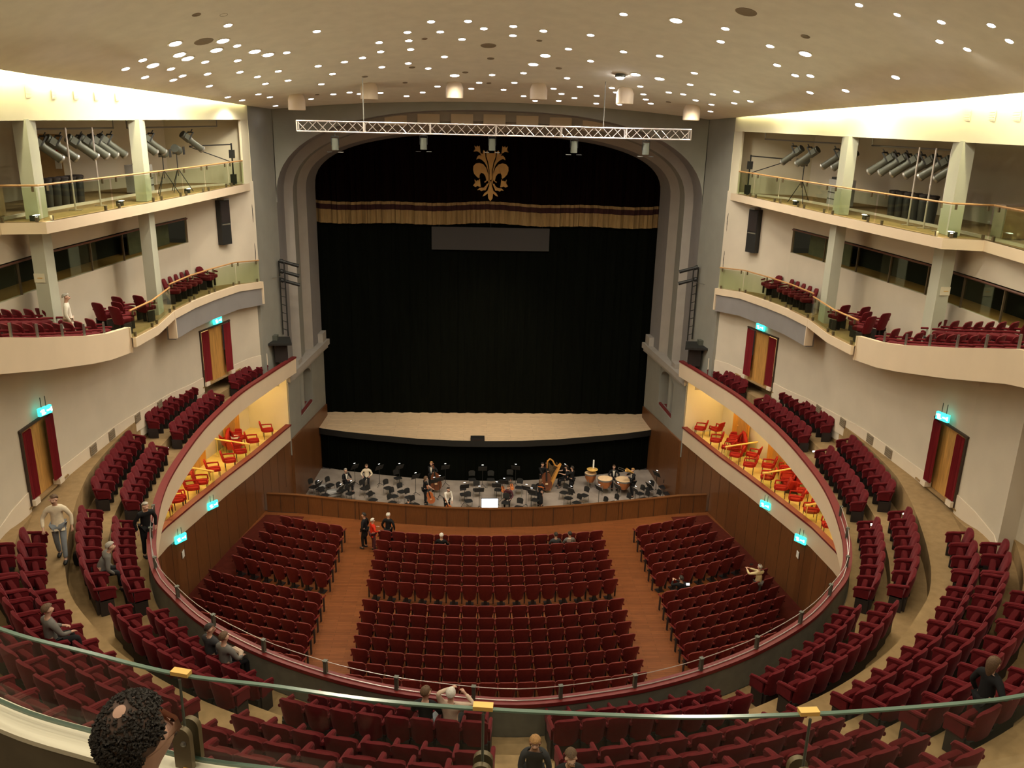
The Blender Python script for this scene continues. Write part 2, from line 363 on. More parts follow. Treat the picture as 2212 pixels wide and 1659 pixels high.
# side walls under the boxes, box fascia ---------------------------------
for sg, nm in ((-1, 'left'), (1, 'right')):
    def S(P): return [(sg*p[0], *p[1:]) for p in P]
    line = resample(BR[1:], .6)
    mb = MB().strip(S([(x, y, -1.8 if y > 37 else -.1, zbx(y)-.86) for x, y in line]), .14*sg)
    st = resample([(10.3, 41.55, 2.3), (9.83, 49.2, 1.62)], 1)
    mb.strip(S([(x, y, -1.8, z) for x, y, z in st][::-1]), -.14*sg*-1 if False else -.14*sg)
    struct('wall_'+nm+'_panelling', mb, 'panel')
    mb = MB()
    for k in range(60):                               # panel joints
        t = k*.95; 
        acc = 0
        for a, b in zip(line[:-1], line[1:]):
            L = math.dist(a, b)
            if acc+L > t: q = (t-acc)/L; x, y = a[0]+(b[0]-a[0])*q, a[1]+(b[1]-a[1])*q; break
            acc += L
        else: break
        mb.box((sg*(x+.004), y, (zbx(y)-.9)/2), (.02, .02, zbx(y)-.92))
    struct('trim_'+nm+'_panel_joints', mb, 'doorframe')
    # fascia of the boxes and its red rail
    mb = MB().strip(S([(x-.04, y, zbx(y)-.86, zbx(y)-.06) for x, y in line]), .16*sg)
    struct('wall_'+nm+'_box_front', mb, 'cream')
    mb = MB().strip(S([(x-.09, y, zbx(y)-.06, zbx(y)+.02) for x, y in line]), .28*sg); struct('trim_'+nm+'_box_rail', mb, 'redrail')
    # box floor, back wall, ceiling is the ring soffit
    mb = MB()
    a = [(x, y, zbx(y)-.36) for x, y in line]; 
    rows = [[(sg*(x+.1), y, z), (sg*(x+3.4), y+1.2, z)] for x, y, z in a]; mb.grid(rows, False, flip=sg < 0)
    struct('floor_'+nm+'_boxes', mb, 'yellow')
    mb = MB().strip(S([(x+2.1, y+.9, zbx(y)-.8, 6.4) for x, y in line]), .1*sg); struct('wall_'+nm+'_box_back', mb, 'wall2')
    A = (sg*10.3, 41.6); mb = MB().strip([(A[0], A[1], 2.2, 6.5), (sg*13.6, 42.4, 2.2, 6.5)], .1*(-sg)); struct('wall_'+nm+'_box_end', mb, 'wall2')
    # ring gallery: parapet, cap, steps -------------------------------------
    mbo, mbc, mbi, mbf, mbs = MB(), MB(), MB(), MB(), MB()
    ss = [k*SMAX/110 for k in range(111)]
    ro, rc, ri, rf, rs = [], [], [], [], []
    for s in ss:
        s = s*sg; Y = ring(s)[1]; z = zr(Y); P = lambda d, zz: (*ring(s, d), zz)
        ro.append([P(.3, z-.98), P(.02, z-.86), P(0, z-.1)])
        rc.append([P(-.03, z-.08), P(-.03, z), P(.19, z+.0), P(.19, z-.08)])
        ri.append([P(.17, z-.08), P(.19, z-.76)])
        a = abs(s); f = .2+.35*min(max((a-11.5)/4, 0), 1)-.4*min(max((a-20.5)/6, 0), 1)
        g = lambda v: v if a < 12 else v+(f-v)*min((a-12)/1.5, 1)
        q = min(max((a-11)/3, 0), 1)
        st = [(.21, -.75), (1.15+.12*q, -.75), (1.15+.12*q, -.35), (2.0+.08*q, -.35), (2.0+.08*q, f), (3.05, f), (3.05, g(.6)), (3.8, g(.6)), (3.8, g(1.)), (4.6, g(1.)), (4.6, g(1.4)), (5.35, g(1.4)), (5.35, g(1.8)), (6.15, g(1.8)), (6.15, g(2.2)), (6.95, g(2.2)), (6.95, g(2.6)), (8, g(2.6))]
        if a > 13.5: st = [(min(d, 4.2), zz_) for d, zz_ in st]
        rf.append((a > 13, [P(d, z+o) for d, o in st])); rs.append([P(.3, z-.98), P(2.5, z-1.25), P(5, z-1.25)])
    mbo.grid(ro, True, flip=sg > 0); mbc.grid(rc, False, closed=True); mbi.grid(ri, True)
    mbf.grid([r for k, r in rf], False)
    mbs.grid(rs, True)
    struct('wall_'+nm+'_ring_front', mbo, 'cream'); struct('trim_'+nm+'_ring_cap', mbc, 'redrail'); struct('wall_'+nm+'_ring_inner', mbi, 'carpetg')
    struct('floor_'+nm+'_gallery', mbf, 'carpet'); struct('ceiling_'+nm+'_boxes', mbs, 'wall2')
    # gallery outer wall ------------------------------------------------------
    def z1(Y): return zr(Y)+.14+.41*min(max((34-Y)/7, 0), 1)
    d1 = [(11.79, 37.33), (12.42, 35.2)]; d2 = [(12.68, 22.75), (12.68, 21.1)]
    mb = MB()
    i1 = W1.index((11.79, 37.33)); i2 = W1.index((12.68, 22.75))
    zt = lambda y: z2(y)-.02 if y > 26.6 else float(np.interp(y, [p[1] for p in PAR[::-1]], [p[2] for p in PAR[::-1]]))-.03
    full = lambda P: [(x, y, z1(y)-.6, zt(y)) for x, y in resample(P, 1)]
    mb.strip(S(full(W1[:i1+1])), .12*sg); mb.strip(S(full(W1[i1+1:i2+1])), .12*sg); mb.strip(S(full(W1[i2+1:])), .12*sg)
    mb.strip(S([(*p, z1(p[1])+2.38, zt(p[1])) for p in d1]), .12*sg); mb.strip(S([(*p, z1(p[1])+2.08, zt(p[1])) for p in d2]), .12*sg)
    struct('wall_'+nm, mb, 'wall')
    mb = MB()
    for P in (W1[:i1+1], W1[i1+1:i2+1], W1[i2+1:i2+4]):
        P = resample(P, 1); mb.strip(S([(x-.025*1, y, z1(y)-.3, z1(y)+.36) for x, y in P]), .03*sg)
    struct('baseboard_'+nm, mb, 'skirt')
    # second gallery slab and wall ---------------------------------------------
    e = resample(E2, .6)
    mb = MB().strip(S([(x, y, z2(y)-.3, z2(y)) for x, y in e]), .1*sg)
    rows = [[(sg*x, y, z2(y)-.3), (sg*(x+3.4), y+.3, z2(y)-.3)] for x, y in e]; mb.grid(rows, False)
    struct('trim_'+nm+'_circle_edge', mb, 'cream')
    mb = MB().strip(S([(x+.06, y, z2(y)-1.1, z2(y)-.28) for x, y in e if y > 31.2]), .3*sg); struct('wall_'+nm+'_circle_band', mb, 'greyd')
    mb = MB().strip(S([(x+.0, y, z2(y)-1.05, z2(y)) for x, y in ((10.69, 39.63), (10.72, 39.54))]), .3*sg)
    mb.strip(S([(x+.0, y, z2(y)-1.05, z2(y)) for x, y in ((11.95, 31.3), (11.945, 31.22))]), .3*sg); struct('trim_'+nm+'_circle_ends', mb, 'cream')
    mb = MB(); rows = [[(sg*(x+.02), y, z2(y)), (sg*(x+3.6), y+.2, z2(y))] for x, y in e]; mb.grid(rows, False)
    par = resample([(p[0], p[1], p[2], p[3]) for p in PAR], .6)
    rows = [[(sg*x, y, b+.25), (sg*(x+1.4), y+.3, b+.25), (sg*(x+1.4), y+.3, b+.6), (sg*(x+4), y+.5, b+.6)] for x, y, b, t in par]; mb.grid(rows, False)
    struct('floor_'+nm+'_circle', mb, 'carpet')
    mb = MB().strip(S(par), .16*sg); mb.box((sg*11.87, 26.64, 11.46), (.2, .08, .82)); struct('wall_'+nm+'_circle_parapet', mb, 'cream')
    mb = MB(); rows = [[(sg*x, y, b), (sg*(x+2.5), y, b-.2)] for x, y, b, t in par]; mb.grid(rows, False); struct('ceiling_'+nm+'_gallery', mb, 'wall')
    mb = MB(); w2 = resample(W2, 1)
    mb.strip(S([(x, y, 10.8, 15.5) for x, y in W2[:2]]), .12*sg)
    mb.strip(S([(x, y, 10.8, 13.22) for x, y in W2[1:]]), .12*sg); mb.strip(S([(x, y, 14.26, 15.5) for x, y in W2[1:]]), .12*sg)
    struct('wall_'+nm+'_circle', mb, 'wall')
    # glazed strip window in that wall
    t = tag(bpy.data.objects.new('window_'+('1' if sg < 0 else '2'), None), kind='structure'); COL.objects.link(t)
    mb = MB().strip(S([(x+1.1, y, 12.6, 15) for x, y in W2[1:]]), .1*sg); mb.build('booth_back', M['dark'], t)
    mb = MB(); mb.grid([[(sg*(x+.12), y, 13.2), (sg*(x+1.2), y, 13.2)] for x, y in w2 if y < 36.1], False); mb.build('sill', M['railwood'], t)
    mb = MB().strip(S([(x+.06, y, 13.22, 14.2) for x, y in W2[1:]]), .012*sg); mb.build('pane', M['glass'], t)
    mb = MB().path([(sg*(x-.02), y, 14.2) for x, y in resample(W2[1:], 1)], .035); mb.build('window_rail', mat('dark red rail', (.12, .05, .035), .5) if 'dark red rail' not in bpy.data.materials else bpy.data.materials['dark red rail'], t)
    mb = MB()
    for k, (x, y) in enumerate(w2):
        if k % 2 == 0 and y < 35.9: mb.box((sg*(x+.04), y, 13.7), (.05, .05, .98))
    mb.build('mullions', M['bronze'], t)
    mb = MB().strip(S([(13.45, 35.7, 13.2, 14.3), (13.9, 32.6, 13.2, 14.3)]), .05*sg); mb.build('booth_panel', M['carpetg'], t)
    # third gallery slab, wall, band, columns ------------------------------------
    e = resample(E3, .8)
    mb = MB().strip(S([(x, y, 15.1, 15.42) for x, y in e]), .1*sg); mb.grid([[(sg*x, y, 15.1), (sg*(x+5.5), y+.1, 15.1)] for x, y in e], False)
    struct('trim_'+nm+'_upper_edge', mb, 'cream')
    mb = MB(); mb.grid([[(sg*(x+.02), y, 15.42), (sg*(x+5.5), y+.1, 15.42)] for x, y in e], False); struct('floor_'+nm+'_upper', mb, 'carpet')
    mb = MB().strip(S([(x, y, 15.4, 18.6) for x, y in W3[1:]]), .12*sg); struct('wall_'+nm+'_upper', mb, 'wall')
    mb = MB().strip(S([(x, y, 15.4, 18.6) for x, y in [(10.9, 39.6), (14.3, 38.6)]]), .1*sg); mb.strip(S([(x, y, 15.4, 18.2) for x, y in [(10.9, 39.65), (11.05, 38.9)]]), .1*sg)
    struct('wall_'+nm+'_upper_end', mb, 'wall2')
    mb = MB(); mb.grid([[(sg*(x+.1), y, 18.15), (sg*(x+6), y, 18.15)] for x, y in resample(BAND, 2)], False); struct('ceiling_'+nm+'_upper', mb, 'greyd')
    mb = MB().strip(S([(x, y, 18.13-.004*(33-y)*.5, 20.2) for x, y in resample(BAND, 1)]), .15*sg); struct('wall_'+nm+'_band', mb, 'wall2')
    mb = MB()
    for cx, cy, a in ((13.47, 25.25, -.12), (12.44, 30.75, -.1)):
        mb.box((sg*cx, cy, 16.79), (.36, .72, 2.72), rz=sg*a)
        mb.box((sg*cx, cy, 13.2), (.36, .72, 3.9), rz=sg*a)
    mb.box((sg*13.75, 19.2, 16.8), (.5, .7, 2.72)); mb.box((sg*13.6, 19.2, 13.2), (.5, .7, 3.9))
    struct('wall_'+nm+'_columns', mb, mat('column paint '+nm, (.46, .46, .37), .75, var=.04, scale=1.5))
    # vents in the bright band
    k = 0
    for y in ([25.1, 24.0, 23.0, 22.1, 21.3] if sg > 0 else [29.6, 28.5, 27.5, 26.5, 25.4])+([19.9, 19.0, 18.2, 17.4, 16.6] if sg > 0 else [23.9, 23.0, 22.1, 21.3, 20.5]):
        bx = np.interp(y, [p[1] for p in BAND[::-1]], [p[0] for p in BAND[::-1]])
        t = thing('wall_vent', 'pale square louvred vent high on the %s wall band, %s from the stage' % (nm, ORD[k+1]), 'vent', (sg*bx, y, 18.86), 0, 'vents along the %s wall band' % nm); k += 1
        b = MB().box((-sg*.0, 0, 0), (.004, .5, .3)); b.build('vent_frame', M['skirt'], t)
        b = MB()
        for j in range(4): b.box((-sg*.004, 0, -.1+j*.065), (.006, .42, .03))
        b.build('louvre', M['wall2'], t)
    # baseboard vents
    for k, (px, py) in enumerate([(351.4, 854), (305, 884), (248.5, 927.5), (206.5, 959)] if sg < 0 else [(1763, 866), (1814, 896), (1873.5, 936.5), (1915, 968)]):
        p = atx(px, py, sg*12.6); p[2] = z1(p[1])+.19
        xx = np.interp(p[1], [q[1] for q in W1[::-1]], [q[0] for q in W1[::-1]])
        t = thing('baseboard_vent', 'brown square vent grille in the %s gallery skirting, %s from the stage' % (nm, ORD[k+1]), 'vent', (sg*(xx-.05), p[1], p[2]), 0, 'vent grilles in the %s skirting' % nm)
        b = MB().box((0, 0, 0), (.03, .42, .3)); b.build('frame', M['grill'], t)
        b = MB()
        for j in range(4): b.box((-sg*.02, 0, -.11+j*.07), (.02, .36, .02))
        b.build('grille_bar', M['carpetd'], t)
    # cove lamps above the ceiling edge
    mb = MB()
    CE = [(10.75, 39.4), (11.85, 31.2), (12.85, 25.5), (13.1, 22), (13.15, 16), (13.15, -4)]
    for a, b in zip(CE[:-2], CE[1:-1]):
        pass
    zz = lambda y: 18.75+(39.6-y)*.042 if y > 22 else 19.49
    c = tag(MB().path([(sg*(x+.12), y, zz(y)+.22) for x, y in resample(CE, 1.5) if y > 6 and y < 36.5], .035).build('cove_tube', M['cove']), 'long bright fluorescent tube hidden in the %s ceiling cove' % nm, 'lamp')

# rear wall closing the hall behind the camera
mb = MB().box((0, -4.5, 12), (28, .2, 24)); struct('wall_back', mb, 'wall')

# ------------------------------------------------------------ ceiling
def we(Y): return float(np.interp(Y, [-4, 16, 22, 25.5, 31.2, 39.6, 42.5], [13.15, 13.15, 13.1, 12.85, 11.85, 10.75, 10.45]))
def ze(Y): return float(np.interp(Y, [-4, 16, 22, 39.6, 42.5], [19.6, 19.5, 19.42, 18.72, 18.62]))
def ceil_z(x, Y):
    rise = .55+max(0, 41-Y)*.15; t = min(abs(x)/we(Y), 1)
    return ze(Y)+rise*(1-t*t)
mb = MB(); rows = []
for i in range(61):
    Y = -4+46.6*i/60; W_ = we(Y); rows.append([(W_*(j/14), Y, ceil_z(W_*j/14, Y)) for j in range(-14, 15)])
mb.grid(rows, True); 
for sg in (-1, 1): mb.grid([[(sg*we(r[0][1]), r[0][1], ze(r[0][1])), (sg*we(r[0][1]), r[0][1], ze(r[0][1])+.14)] for r in rows], False)
struct('ceiling', mb, 'ceil')
mb = MB().box((0, 18, 27.2), (40, 60, .2)); struct('ceiling_slab', mb, 'grey')
def on_ceiling(px, py):
    d = ray(px, py); t = 3.
    while t < 60:
        p = CAM+d*t
        if p[2] >= ceil_z(p[0], p[1]): return p
        t += .03
    return CAM+d*42

# ------------------------------------------------------------ proscenium
def archc(a, zs, ztop, n=20, e=2.5):            # half curve, from the jamb top up to the crown
    out = []
    for k in range(n+1):
        t = PI/2*k/n; out.append((a*math.cos(t)**(2/e), zs+(ztop-zs)*math.sin(t)**(2/e)))
    return out
PROF = [(10.50, 42.5, 14.3, 18.80), (10.66, 44.9, 14.3, 18.75), (10.22, 45.0, 14.3, 18.28), (10.27, 46.3, 14.3, 18.22), (10.44, 46.4, 14.3, 18.3), (9.98, 47.3, 14.4, 17.75), (9.84, 49.35, 14.5, 17.55)]
mats = ['greyd', 'greyl', 'grey', 'greyd', 'greyl', 'greyd']  # shade put into the darker reveals, light into the hall-facing ribs
def fullarch(p):
    a, Y, zs, zt = p; h = archc(a, zs, zt)
    R = [(a, Y, 5.6)]+[(x, Y, z) for x, z in h]; L = [(-x, y, z) for x, y, z in R[::-1]]
    return R+L[1:]
for i in range(len(PROF)-1):
    mb = MB().grid([fullarch(PROF[i]), fullarch(PROF[i+1])], True); struct('wall_proscenium_moulding', mb, mats[i])
# front face round the arch
A = fullarch(PROF[0]); B = []
for x, y, z in A: B.append((x, y, z))
mb = MB(); rows = []
for x, y, z in A: rows.append([(x, 42.5, z), (x, 42.5, 19.9) if abs(x) < 10.49 else ((1 if x > 0 else -1)*10.52, 42.5, max(z, 5.6))])
mb.grid(rows, False)
for sg in (-1, 1): mb.grid([[(sg*10.5, 42.5, 14.3), (sg*10.5, 42.5, 19.9)], [(sg*10.47, 42.5, 14.3), (sg*10.47, 42.5, 19.9)]], False)
struct('wall_proscenium', mb, 'grey')
for sg, nm in ((-1, 'left'), (1, 'right')):
    mb = MB(); mb.grid([[(sg*10.9, 39.6, z), (sg*10.5, 42.5, z)] for z in (5.5, 19.9)], False, flip=sg > 0)
    mb.grid([[(sg*10.9, 39.6, z), (sg*11.3, 39.7, z)] for z in (5.5, 19.9)], False)
    struct('wall_'+nm+'_proscenium_splay', mb, 'grey')
    # ledge and base block
    mb = MB(); A_, B_ = (10.5, 41.6), (9.62, 48.9)
    def off(p, d): return (sg*(p[0]-d), p[1])
    mb.prism([off(A_, .35), off(B_, .15), (sg*9.4, 49.35), (sg*11, 49.35), (sg*11.2, 41.6)][::sg], 5.35, 5.68)
    mb.prism([off(A_, .22), off(B_, .05), (sg*9.5, 49.3), (sg*11, 49.3), (sg*11, 41.6)][::sg], 5.15, 5.36)
    mb.prism([(sg*9.62, 48.4), (sg*9.58, 49.3), (sg*10.6, 49.3), (sg*10.6, 48.4)][::sg], 5.6, 6.2)
    mb.prism([(sg*10.1, 43.6), (sg*10.05, 44.3), (sg*11, 44.3), (sg*11, 43.6)][::sg], 5.6, 5.95)
    struct('trim_'+nm+'_proscenium_ledge', mb, 'greyl')
    # lower wall with an arched window
    P0, P1 = (10.3, 41.5), (9.83, 49.3)
    Q = lambda t, z: (sg*(P0[0]+(P1[0]-P0[0])*t), P0[1]+(P1[1]-P0[1])*t, z)
    mb = MB(); t0, t1 = .28, .62; zb, zt = 2.75, 5.0
    top = [Q(0, 5.4), Q(t0, 5.4), Q(t1, 5.4), Q(1, 5.4)]; 
    for ta, tb, zt_ in ((0, t0, 5.4), (t0, t1, zb), (t1, 1, 5.4)): mb.strip([(*Q(ta, 0)[:2], 1.4, zt_), (*Q(tb, 0)[:2], 1.4, zt_)], .05*sg)
    ar = [(t0+(t1-t0)*(1-math.cos(k*PI/12))/2, zt-.55+.55*math.sin(k*PI/12)) for k in range(13)]
    mb.grid([[Q(t, z), Q(t, 5.4)] for t, z in ar], False)
    dp = .9
    def Qd(t, z, d): q = Q(t, z); return (q[0]+sg*d, q[1], q[2])
    rim = [(t0, zb)]+ar+[(t1, zb), (t0, zb)]
    mb.grid([[Q(t, z), Qd(t, z, dp)] for t, z in rim], False)
    mb.strip([(*Qd(t0-.02, 0, dp)[:2], zb-.2, 5.4), (*Qd(t1+.02, 0, dp)[:2], zb-.2, 5.4)], .05*sg)
    mb.tube(Qd(.47, zb, .35), Qd(.47, zt, .35), .22, n=12)
    struct('wall_'+nm+'_proscenium_niche', mb, 'grey')
    mb = MB().add([Qd(t0, zb-.01, .0), Qd(t1, zb-.01, .0), Qd(t1, zb+.02, dp), Qd(t0, zb+.02, dp)], [(0, 1, 2, 3)]); mb.strip([Qd(t0, zb, -.02), Qd(t1, zb, -.02)] and [(*Q(t0, 0)[:2], zb-.02, zb+.12), (*Q(t1, 0)[:2], zb-.02, zb+.12)], -.12*sg); struct('trim_'+nm+'_niche_rail', mb, 'redrail')
mb = MB()
for px in (855, 926, 998, 1068, 1139, 1211, 1282):
    x = float(aty(px, 262, 45.)[0]); zt_ = float(np.interp(abs(x), [0, 3, 5, 7], [18.66, 18.62, 18.5, 18.2])); mb.box((x, 44.97, zt_-.28), (1.12, .12, .5))
struct('trim_arch_blocks', mb, 'cream')
# stage drapes
mb = MB(); rows = []
for i in range(161):
    x = -10.4+20.8*i/160; y = 49.75+.05*math.sin(i*.9)+.03*math.sin(i*2.3+1); rows.append([(x, y, .9), (x, y, 19)])
mb.grid(rows, True); tag(mb.build('stage_curtain', M['blackcl']), 'huge black drape closing off the stage below the pelmet', 'curtain')
t = thing('pelmet', 'dark maroon fringed pelmet hanging across the top of the stage opening', 'curtain', (0, 49.45, 0))
def py(i): return .09*math.sin(i*.55)+.05*math.sin(i*1.37+1)+.03*math.sin(i*3.1)
def pz(x): return .05*math.sin(x*1.1+1.57)+.05*math.cos(x*.5)
N = 260
def band(z0, z1, off, name, mt):
    r = []
    for i in range(N+1):
        x = -10.2+20.4*i/N; r.append([(x, py(i)-off, z0+pz(x) if z0 < 18 else z0), (x, py(i)-off, z1+pz(x) if z1 < 18 else z1)])
    return MB().grid(r, True).build(name, M[mt], t)
band(13.35, 19, 0, 'drape', 'pelmet'); band(13.62, 13.78, .012, 'gold_stripe', 'gold'); band(13.3, 13.62, .01, 'maroon_band', 'maroon')
fr = band(12.55, 13.32, .014, 'fringe', 'gold')
t = thing('surtitle_screen', 'grey rectangular surtitle screen hanging below the gold fringe', 'screen', (.12, 49.56, 11.72)); MB().box((0, 0, 0), (6.85, .04, 1.32)).build('panel', M['screen'], t)
for x in (-3, 0, 3): MB().tube((x, 0, .6), (x, 0, 7.3), .012, n=5).build('wire', M['black'], t)
# ============================================================ CEILING LIGHTS
SPOTS = [(378,93),(271,148),(308,129),(330,140),(313,166),(387,117),(405,125),(369,148),(394,163),(374,172),(443,133),(448,159),(452,185),(467,107),(481,87),(492,54),(512,98),(513,130),(518,155),(550,110),(579,117),(619,113),(556,165),(601,153),(573,180),(622,173),(492,209),(523,216),(558,203),(583,209),(595,228),(684,67),(687,142),(718,159),(694,181),(744,133),(783,124),(819,91),(822,111),(825,144),(672,213),(720,203),(755,199),(777,202),(793,213),(822,200),
(931,46),(1011,45),(951,68),(1045,61),(880,69),(883,87),(887,106),(882,136),(998,84),(1109,56),(1108,76),(1174,66),(1276,75),(1347,30),(1461,43),(960,122),(925,147),(982,162),(1063,161),(1178,119),(1152,138),(1131,157),(1111,178),(1035,178),(1228,105),(1276,131),(1347,111),(1425,120),(1225,168),(1373,160),(1425,169),(1018,191),(1088,193),(945,186),(913,199),(878,207),(983,199),(1153,202),(1131,207),(1156,217),(1196,191),(1213,202),(1207,217),(1241,211),(1253,187),(1289,206),(1288,223),(1322,189),(1331,199),(1338,225),(1358,219),(1383,186),(1390,203),(1395,214),(1406,223),(1445,199),(1476,203),(1500,157),(1491,182),(1503,216),(1540,203),(1537,225),(1535,240),(1591,197),(1586,222),(1621,218),
(1557,89),(1567,61),(1664,99),(1740,115),(1679,140),(1718,162),(1751,163),(1750,199),(1827,195),(1935,166),(1856,10),(1938,31),(2034,47),(2030,89),(2090,106),(2142,54),(2181,88)]
proto = thing('ceiling_downlight', 'x', 'ceiling light', (0, 0, 0), 0, 'recessed downlights scattered over the ceiling')
MB().lathe([(.085, -.012), (.12, -.016), (.125, 0), (.11, .01)], 12).build('trim_ring', M['wall2'], proto)
MB().lathe([(0.0001, -.02), (.09, -.018), (.1, -.006)], 12).build('lens', M['spot'], proto)
reg(proto); first = True
def where(px, py):
    h = 'left' if px < 640 else 'centre left' if px < 1000 else 'centre right' if px < 1420 else 'right'
    return h
srt = sorted(SPOTS, key=lambda p: (['left', 'centre left', 'centre right', 'right'].index(where(*p)), p[1]))
cnt = {}
POW = 128; UPL = 400
for px, py in srt:
    p = on_ceiling(px, py); h = where(px, py); cnt[h] = cnt.get(h, 0)+1
    e = .05; nx = -(ceil_z(p[0]+e, p[1])-ceil_z(p[0]-e, p[1]))/(2*e); ny = -(ceil_z(p[0], p[1]+e)-ceil_z(p[0], p[1]-e))/(2*e)
    k = cnt[h]; tens = ['', 'twenty-', 'forty-']
    big = (px, py) in [(378,93),(330,140),(387,117),(405,125),(467,107),(481,87),(550,110),(579,117),(1461,43),(1178,119),(1152,138),(982,162),(1740,115),(1425,169),(1373,160)]
    lab = '%s lit ceiling downlight, number %s from the camera in the %s group' % ('wide' if big else 'small', k, h)
    if first: t = proto; t['label'] = lab; t.location = tuple(p); first = False
    else: t = dup(proto, tuple(p), 0, lab)
    n = Vector((nx, ny, 1)).normalized(); t.rotation_euler = n.to_track_quat('Z', 'Y').to_euler()
    sc_ = (1.9 if big else 1.25)*(1 if p[1] > 24 else .8); t.scale = (sc_, sc_, sc_)
# the light they throw: one wide spot lamp under every other fixture
for i, (px, py) in enumerate(SPOTS):
    if i % 3 == 0:
        p = on_ceiling(px, py)
        if p[1] > 37.5: continue
        light('SPOT', (p[0], p[1], p[2]-.12), POW*3*.9, (1, .90, .70), .15, (0, 0, 0), name='downlight_beam', spot_size=2.7, spot_blend=.6)
for x, y in [(-8, 14), (-3, 12), (3, 12), (8, 14), (-5, 6), (5, 6), (0, 8), (-9, 8), (9, 8), (0, 16), (-6, 18), (6, 18), (0, 1), (-6, 0), (6, 0)]:
    z = ceil_z(x, y); light('SPOT', (x, y, z-.12), POW*4.4, (1, .90, .68), .15, (0, 0, 0), name='downlight_beam', spot_size=2.7, spot_blend=.6)
# followspot with a flare
p = on_ceiling(1340, 160); t = thing('ceiling_spotlight', 'dazzling bright spotlight in the ceiling right of centre, the brightest of all', 'ceiling light', tuple(p))
MB().lathe([(.16, .0), (.2, -.03), (.2, -.1), (.17, -.12)], 16).build('housing', M['lamp'], t); MB().lathe([(.0001, -.2), (.1, -.19), (.17, -.13)], 16).build('lens', M['flare'], t)
light('SPOT', (p[0], p[1], p[2]-.3), 900, (1, .93, .85), .15, (.25, 0, 0), name='spotlight_beam', spot_size=1.4, spot_blend=.6)
# dark ceiling outlets
for k, (px, py, r) in enumerate([(1612,25,.3),(440,89,.28),(1055,98,.27),(1165,87,.1),(1207,147,.12),(1005,156,.12),(890,145,.12),(875,178,.1),(917,83,.1),(1060,126,.13),(1740,78,.13),(788,165,.12),(1444,220,.11),(1056,179,.1),(685,204,.09),(424,31,.12),(483,31,.11)]):
    p = on_ceiling(px, py); e = .05; nx = -(ceil_z(p[0]+e, p[1])-ceil_z(p[0]-e, p[1]))/(2*e); ny = -(ceil_z(p[0], p[1]+e)-ceil_z(p[0], p[1]-e))/(2*e)
    t = thing('ceiling_outlet', '%s unlit dark round outlet in the ceiling, %s' % ('large' if r > .2 else 'small', ['beside the upper right downlights','left among the brightest left downlights','above the centre downlights','right of the paired centre downlights','just above the right inner housing','above the second housing','under the third column of lights','left of the second housing','high left of centre','below the large centre outlet','far right of centre','over the first housing','beside the last housing','between the centre housings','between the first housings','high at the upper left','beside the topmost left lamp'][k]), 'ceiling outlet', tuple(p))
    t.rotation_euler = Vector((nx, ny, 1)).normalized().to_track_quat('Z', 'Y').to_euler()
    MB().lathe([(r*.85, -.01), (r, -.02), (r*1.06, .0)], 16).build('rim', M['grill'], t); MB().lathe([(.0001, -.006), (r*.86, -.006)], 16).build('mesh_disc', M['black'], t)
# cylindrical housings on the ceiling near the stage
proto = thing('ceiling_housing', 'x', 'light housing', (0, 0, 0), 0, 'drum housings along the stage end of the ceiling')
MB().lathe([(.31, -.62), (.36, -.6), (.36, -.2), (.3, -.02), (.22, .08)], 20).build('drum', M['cream'], proto)
MB().lathe([(.0001, -.5), (.3, -.52), (.31, -.61)], 20).build('lens', M['grey'], proto)
reg(proto); first = True
for k, (px, py) in enumerate([(640,214),(797,190),(982,188),(1164,191),(1351,200),(1495,237)]):
    p = on_ceiling(px, py-9); lab = 'brown drum shaped light housing, %s from the left along the ceiling edge' % ORD[k+1]
    if k == 0: proto.location = tuple(p); proto['label'] = lab
    else: dup(proto, tuple(p), 0, lab)

# cove light falling on the side bands
for sg in (-1, 1):
    for (x0, y0), (x1, y1) in zip(CE[:-2], CE[1:-1]):
        n = 2 if abs(y1-y0) > 4 else 1
        for k in range(n):
            q = (k+.5)/n; x = x0+(x1-x0)*q; y = y0+(y1-y0)*q; L = math.dist((x0, y0), (x1, y1))/n
            a = math.atan2(y1-y0, x1-x0)
            lo = light('AREA', (sg*(x+.14), y, zz(y)+.1), (22 if y < 35 else 8)*L, (1, .93, .5), (L*.98, .1), None, name='cove_glow')
            # aim down and outwards at the wall band
            d = Vector((sg*.55, .08, -1)).normalized(); xa = Vector((sg*(x1-x0), y1-y0, 0)).normalized()
            zq = -d; yq = zq.cross(xa).normalized(); xq = yq.cross(zq)
            lo.matrix_world = Matrix(((xq[0], yq[0], zq[0], lo.location[0]), (xq[1], yq[1], zq[1], lo.location[1]), (xq[2], yq[2], zq[2], lo.location[2]), (0, 0, 0, 1)))
# lamps inside the boxes (fixed under the ring soffit)
for sg, nm in ((-1, 'left'), (1, 'right')):
    for k, (x, y) in enumerate([(11.9, 40.2), (12.3, 37.2), (12.9, 34.2), (13.3, 31.2), (13.6, 28.2), (13.6, 25.4), (13, 22.6)]):
        t = thing('box_ceiling_lamp', 'warm round lamp under the soffit inside the %s boxes, %s from the stage' % (nm, ORD[k+1]), 'lamp', (sg*x, y, 5.55), 0, 'lamps in the %s boxes' % nm)
        MB().lathe([(.0001, -.08), (.1, -.06), (.14, 0), (.14, .05)], 12).build('shade', M['bulb'], t)
        light('POINT', (sg*x, y, 5.3), 75 if k else 60, (1, .66, .22), .12, name='box_light')
